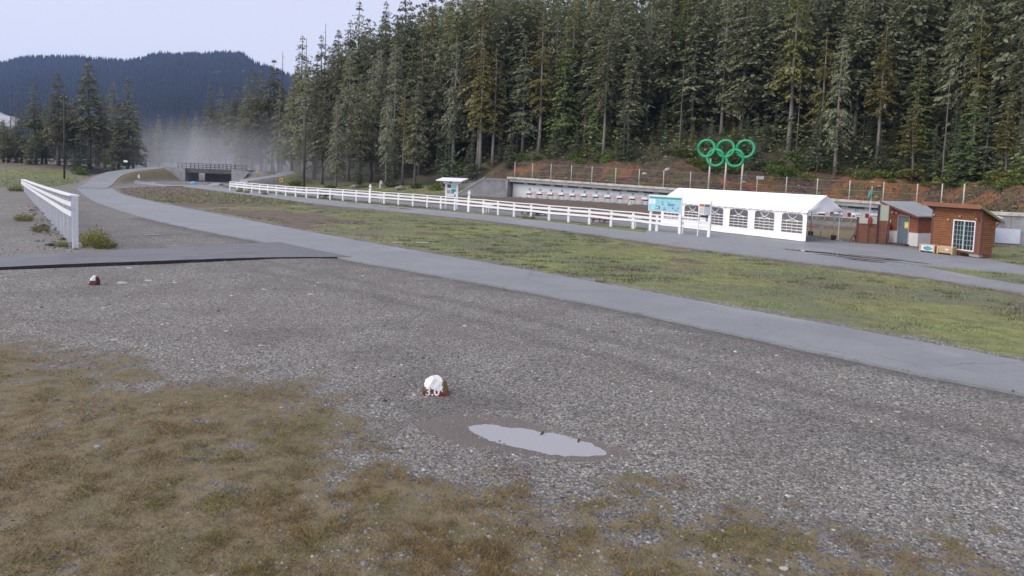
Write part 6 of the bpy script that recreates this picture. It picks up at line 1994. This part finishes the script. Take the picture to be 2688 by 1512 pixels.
# ------------------------------------------------------------------ bushes, rubble, weeds
def bush_mesh(seed, n, mat, flat=0.75, l=0.22):
    g = np.random.default_rng(seed)
    d = g.normal(0, 1, (n, 3)); d /= np.linalg.norm(d, axis=1, keepdims=True)
    d[:, 2] = np.abs(d[:, 2])
    lob = 1 + 0.3 * np.sin(d[:, 0] * 5 + seed) * np.cos(d[:, 1] * 4)
    P = d * (g.random(n) ** 0.4 * lob)[:, None] * np.array([1, 1, flat])
    D = d + g.normal(0, 0.7, (n, 3)); D /= np.linalg.norm(D, axis=1, keepdims=True)
    S = np.cross(D, g.normal(0, 1, (n, 3))); S /= np.linalg.norm(S, axis=1, keepdims=True)
    L = l * g.uniform(0.5, 1.4, n)[:, None]
    q = np.stack([P, P + D * L * 0.5 + S * L * 0.35, P + D * L, P + D * L * 0.5 - S * L * 0.35], 1)
    i0 = np.arange(n) * 4
    F = np.concatenate([np.stack([i0, i0 + 1, i0 + 2], -1), np.stack([i0, i0 + 2, i0 + 3], -1)])
    c = np.stack([g.random(n), np.zeros(n), np.where(g.random(n) < 0.06, 0.6, 0), np.ones(n)], -1)
    return fast_mesh('leaves', q.reshape(-1, 3), F, mat, {'tint': np.repeat(c, 4, 0)})
M_bush = foliage_mat('bush_leaves', (0.06, 0.095, 0.022), (0.18, 0.24, 0.065), (0.3, 0.3, 0.2), (0.14, 0.07, 0.04))
M_weed = foliage_mat('weed_leaves', (0.11, 0.125, 0.03), (0.29, 0.29, 0.09), (0.3, 0.3, 0.2), (0.20, 0.14, 0.05))
BUSH = [bush_mesh(k, 420, M_bush) for k in range(4)]
STEM = MB().tube([(0, 0, -0.1), (0.05, 0, 0.25), (0.2, 0.1, 0.6)], [0.05, 0.04, 0.01], 5).tube([(0, 0, 0), (-0.1, 0.1, 0.5)], [0.04, 0.01], 5).mesh('stem', M_bark)
def bushes():
    g = np.random.default_rng(17)
    n = tries = 0
    pts = []
    while n < 96 and tries < 6000:
        tries += 1
        u = g.uniform(-0.12, 0.80)
        y = 70 + 75 * g.random()
        x = u * y
        s, p = hill_s(np.array([x]), np.array([y]))
        if not (p[0, 4] - 1.6 < s[0] < p[0, 4] + 4.5): continue
        if fbm(np.array([x * 0.13]), np.array([y * 0.13]), 71, 2)[0] < 0.44: continue
        if any((x - a) ** 2 + (y - b) ** 2 < 1.6 for a, b in pts): continue
        pts.append((x, y)); n += 1
        r = g.uniform(0.7, 1.8)
        side = 'above the shelter' if u < 0.33 else 'above the cabins'
        o = thing('bush', 'leafy green bush on top of the cut bank ' + next(l_ for lim_, l_ in LAND if u < lim_), 'bush', (x, y, hz(x, y)), g.random() * 6, 'bushes on the bank ' + side, (r, r, r * g.uniform(0.7, 1.1)))
        link('leaves', BUSH[n % 4], o); link('stem', STEM, o)
    for i, (x, y, r, l) in enumerate(((-35.5, 133, 1.1, 'pale green bush left of the broken stump'), (-44.5, 141, 1.5, 'tall pale green bush at the mist edge beside the far path'), (-90.2, 143, 1.6, 'bright green bush under the left stand'), (-14.2, 127.5, 1.5, 'yellow green bush left of the wing wall'), (-11.5, 126.5, 1.1, 'low yellow green bush beside the wing wall'), (-18.5, 131.5, 1.3, 'green bush behind the kiosk'))):
        o = thing('bush', l, 'bush', (x, y, hz(x, y)), i, None, (r, r, r))
        link('leaves', BUSH[i % 4], o); link('stem', STEM, o)
bushes()

def rubble():
    N = 5200
    g = rng
    u = g.uniform(-0.10, 0.85, N); y = 60 + 75 * g.random(N); x = u * y
    s, p = hill_s(x, y)
    keep = (s > 0.8) & (s < p[:, 4] + 3.5) & (fbm(x * 0.35, y * 0.35, 201, 3) > 0.44)
    x, y = x[keep], y[keep]
    n = len(x)
    sz = 0.11 * np.exp(g.normal(0, 0.45, n))
    t = np.clip(g.normal(0.16, 0.07, n), 0.04, 0.42)
    w = g.random(n)
    col = np.stack([t * (1.05 + 0.25 * w), t, t * (0.95 - 0.3 * w)], -1)
    scatter('bank_rubble', x, y, height(x, y), sz * 1.3, sz, sz, col, tinted('rubble_stone', 0.85, 0.2), 'broken stones and rubble strewn over the cut bank')
    # sparse low growth and dead stalks on the bank
    N = 26000
    u = g.uniform(-0.10, 0.85, N); y = 60 + 75 * g.random(N); x = u * y
    s, p = hill_s(x, y)
    keep = (s > 0.6) & (s < p[:, 4] + 5) & (fbm(x * 0.22, y * 0.22, 211, 3) > 0.47)
    x, y = x[keep], y[keep]
    n = len(x)
    col = lerp((0.05, 0.05, 0.02), (0.15, 0.125, 0.06), g.random(n))
    blades('bank_growth', x, y, height(x, y), g.uniform(0.15, 0.5, n), g.uniform(0.08, 0.2, n), g.uniform(0.3, 1.2, n), col, 'sparse low growth on the cut bank', tinted('bank_blades'))
    # stones heaped along the foot of the left fence
    N = 420
    t_ = g.random(N) ** 1.6 * 0.5
    x = -21.63 - 41.67 * t_ + g.normal(0, 0.55, N) - 0.2
    y = 33.85 + 54.65 * t_ + g.normal(0, 0.6, N)
    sz = 0.075 * np.exp(g.normal(0, 0.5, N))
    tn = np.clip(g.normal(0.13, 0.06, N), 0.03, 0.4)
    scatter('fence_rubble', x, y, height(x, y), sz * 1.3, sz, sz, np.stack([tn * 1.08, tn, tn * 0.95], -1), tinted('rubble_grey', 0.85, 0.2), 'dark stones heaped along the foot of the plank fence')
rubble()
def weed_mesh(seed, n):
    """clump of upright leafy stalks"""
    g = np.random.default_rng(seed)
    a, r = g.random(n) * 6.283, 0.55 * np.sqrt(g.random(n))
    hgt = (1.15 - r) * g.uniform(0.5, 1.1, n)
    t = g.random(n) ** 0.7
    P = np.stack([np.cos(a) * r * (1 + 0.5 * t), np.sin(a) * r * (1 + 0.5 * t), hgt * t], -1)
    D = np.stack([np.cos(a) * 0.6 + g.normal(0, 0.5, n), np.sin(a) * 0.6 + g.normal(0, 0.5, n), g.uniform(0.1, 1.2, n)], -1)
    D /= np.linalg.norm(D, axis=1, keepdims=True)
    S = np.cross(D, g.normal(0, 1, (n, 3))); S /= np.linalg.norm(S, axis=1, keepdims=True)
    L = g.uniform(0.08, 0.2, n)[:, None]
    q = np.stack([P, P + D * L * 0.5 + S * L * 0.2, P + D * L, P + D * L * 0.5 - S * L * 0.2], 1)
    i0 = np.arange(n) * 4
    F = np.concatenate([np.stack([i0, i0 + 1, i0 + 2], -1), np.stack([i0, i0 + 2, i0 + 3], -1)])
    c = np.stack([g.random(n), np.where(g.random(n) < 0.15, 0.7, 0), np.where(g.random(n) < 0.12, 0.7, 0), np.ones(n)], -1)
    return fast_mesh('leaves', q.reshape(-1, 3), F, M_weed, {'tint': np.repeat(c, 4, 0)})
WEED = [weed_mesh(30 + k, 900) for k in range(2)]
for i, (x, y, r, h, l) in enumerate(((-21.2, 34.75, 0.9, 1.05, 'bushy yellow green weed at the right foot of the near fence post'), (-20.4, 34.3, 0.7, 0.5, 'smaller weed clump right of the near fence post'), (-22.6, 34.3, 0.4, 0.4, 'low weed among the stones left of the near fence post'), (-28.0, 40.6, 0.6, 0.5, 'weed clump left of the plank fence, nearer of two'), (-33.5, 46.9, 0.75, 0.6, 'weed clump left of the plank fence, farther of two'), (-60.5, 83.5, 1.2, 0.8, 'rough yellow green weeds by the far end of the plank fence'))):
    o = thing('weed_clump', l, 'weed', (x, y, hz(x, y) - 0.05), i * 1.3, None, (r, r, h))
    link('leaves', WEED[i % 2], o); link('stem', STEM, o)
for i, (x, y, r) in enumerate(((-41.5, 104.0, 0.7), (-39.6, 102.0, 0.55), (-35.6, 98.4, 0.6), (1.3, 68.0, 0.45), (2.0, 67.6, 0.4))):
    o = thing('weed_clump', ('leafy weed under the far end of the rail fence, ' + ORD[i] + ' from its left end') if i < 3 else ('weed at the post right of the tall cross post, ' + ('left' if i == 3 else 'right') + ' one'), 'weed', (x, y, hz(x, y) - 0.05), i, None, (r, r, r))
    link('leaves', WEED[i % 2], o); link('stem', STEM, o)

# ------------------------------------------------------------------ air
def volume(name, color, dens, anis=0.2):
    m = bpy.data.materials.new(name)
    m.use_nodes = True
    nt = m.node_tree
    nt.nodes.clear()
    out = nt.nodes.new('ShaderNodeOutputMaterial')
    pv = nt.nodes.new('ShaderNodeVolumePrincipled')
    pv.inputs['Color'].default_value = (*color, 1)
    pv.inputs['Density'].default_value = dens
    pv.inputs['Anisotropy'].default_value = anis
    nt.links.new(pv.outputs[0], out.inputs['Volume'])
    return m, nt, pv
m_haze, _, _ = volume('haze_air', (0.40, 0.56, 1.0), HAZE_D)
hzb = MB().box(-3600, 3400, -3400, 3300, -40, 420).build('haze', m_haze)
tag(hzb, 'thin blue morning haze filling the valley', None, None, 'stuff')

m_mist, nt, pv = volume('mist_air', (0.80, 0.82, 0.90), 0.02)
# drifting density: thick near the ground, torn by noise
geo = nt.nodes.new('ShaderNodeNewGeometry')
sep = nt.nodes.new('ShaderNodeSeparateXYZ'); nt.links.new(geo.outputs['Position'], sep.inputs[0])
def mr(v, a, b, lo, hi):
    n = nt.nodes.new('ShaderNodeMapRange'); n.interpolation_type = 'SMOOTHSTEP'
    nt.links.new(v, n.inputs[0])
    for i, q in zip((1, 2, 3, 4), (a, b, lo, hi)): n.inputs[i].default_value = q
    return n.outputs[0]
def mul(a, b):
    n = nt.nodes.new('ShaderNodeMath'); n.operation = 'MULTIPLY'
    nt.links.new(a, n.inputs[0])
    if hasattr(b, 'is_output'): nt.links.new(b, n.inputs[1])
    else: n.inputs[1].default_value = b
    return n.outputs[0]
tx = nt.nodes.new('ShaderNodeTexNoise')
nt.links.new(geo.outputs['Position'], tx.inputs['Vector'])
tx.inputs['Scale'].default_value = 0.045; tx.inputs['Detail'].default_value = 2
d = mul(mr(sep.outputs[2], 0.5, 17.0, 1.0, 0.0), mr(tx.outputs['Fac'], 0.3, 0.75, 0.7, 1.3))
d = mul(d, mul(mr(sep.outputs[0], -110, -80, 0.0, 1.0), mr(sep.outputs[0], -52, -8, 1.0, 0.0)))
d = mul(d, mul(mr(sep.outputs[1], 140, 160, 0.0, 1.0), mr(sep.outputs[1], 215, 260, 1.0, 0.0)))
nt.links.new(mul(d, MIST_D), pv.inputs['Density'])
mist = MB().box(-112, -6, 138, 262, -0.5, 22).build('mist', m_mist)
tag(mist, 'white ground mist drifting behind the bridge', None, None, 'stuff')

m_cl, _, _ = volume('cloud_air', (0.97, 0.97, 1.0), 0.05)
import bmesh as _bm
b_ = _bm.new()
_bm.ops.create_icosphere(b_, subdivisions=3, radius=1.0)
for v_ in b_.verts: v_.co *= 1 + 0.35 * mnoise.noise(v_.co * 1.6)
me_ = bpy.data.meshes.new('valley_cloud')
b_.to_mesh(me_); b_.free()
me_.materials.append(m_cl)
tag(link('valley_cloud', me_, None, (-548, 700, 38), 0, (34, 40, 10)), 'low white cloud behind the left stand of trees', None, None, 'stuff')
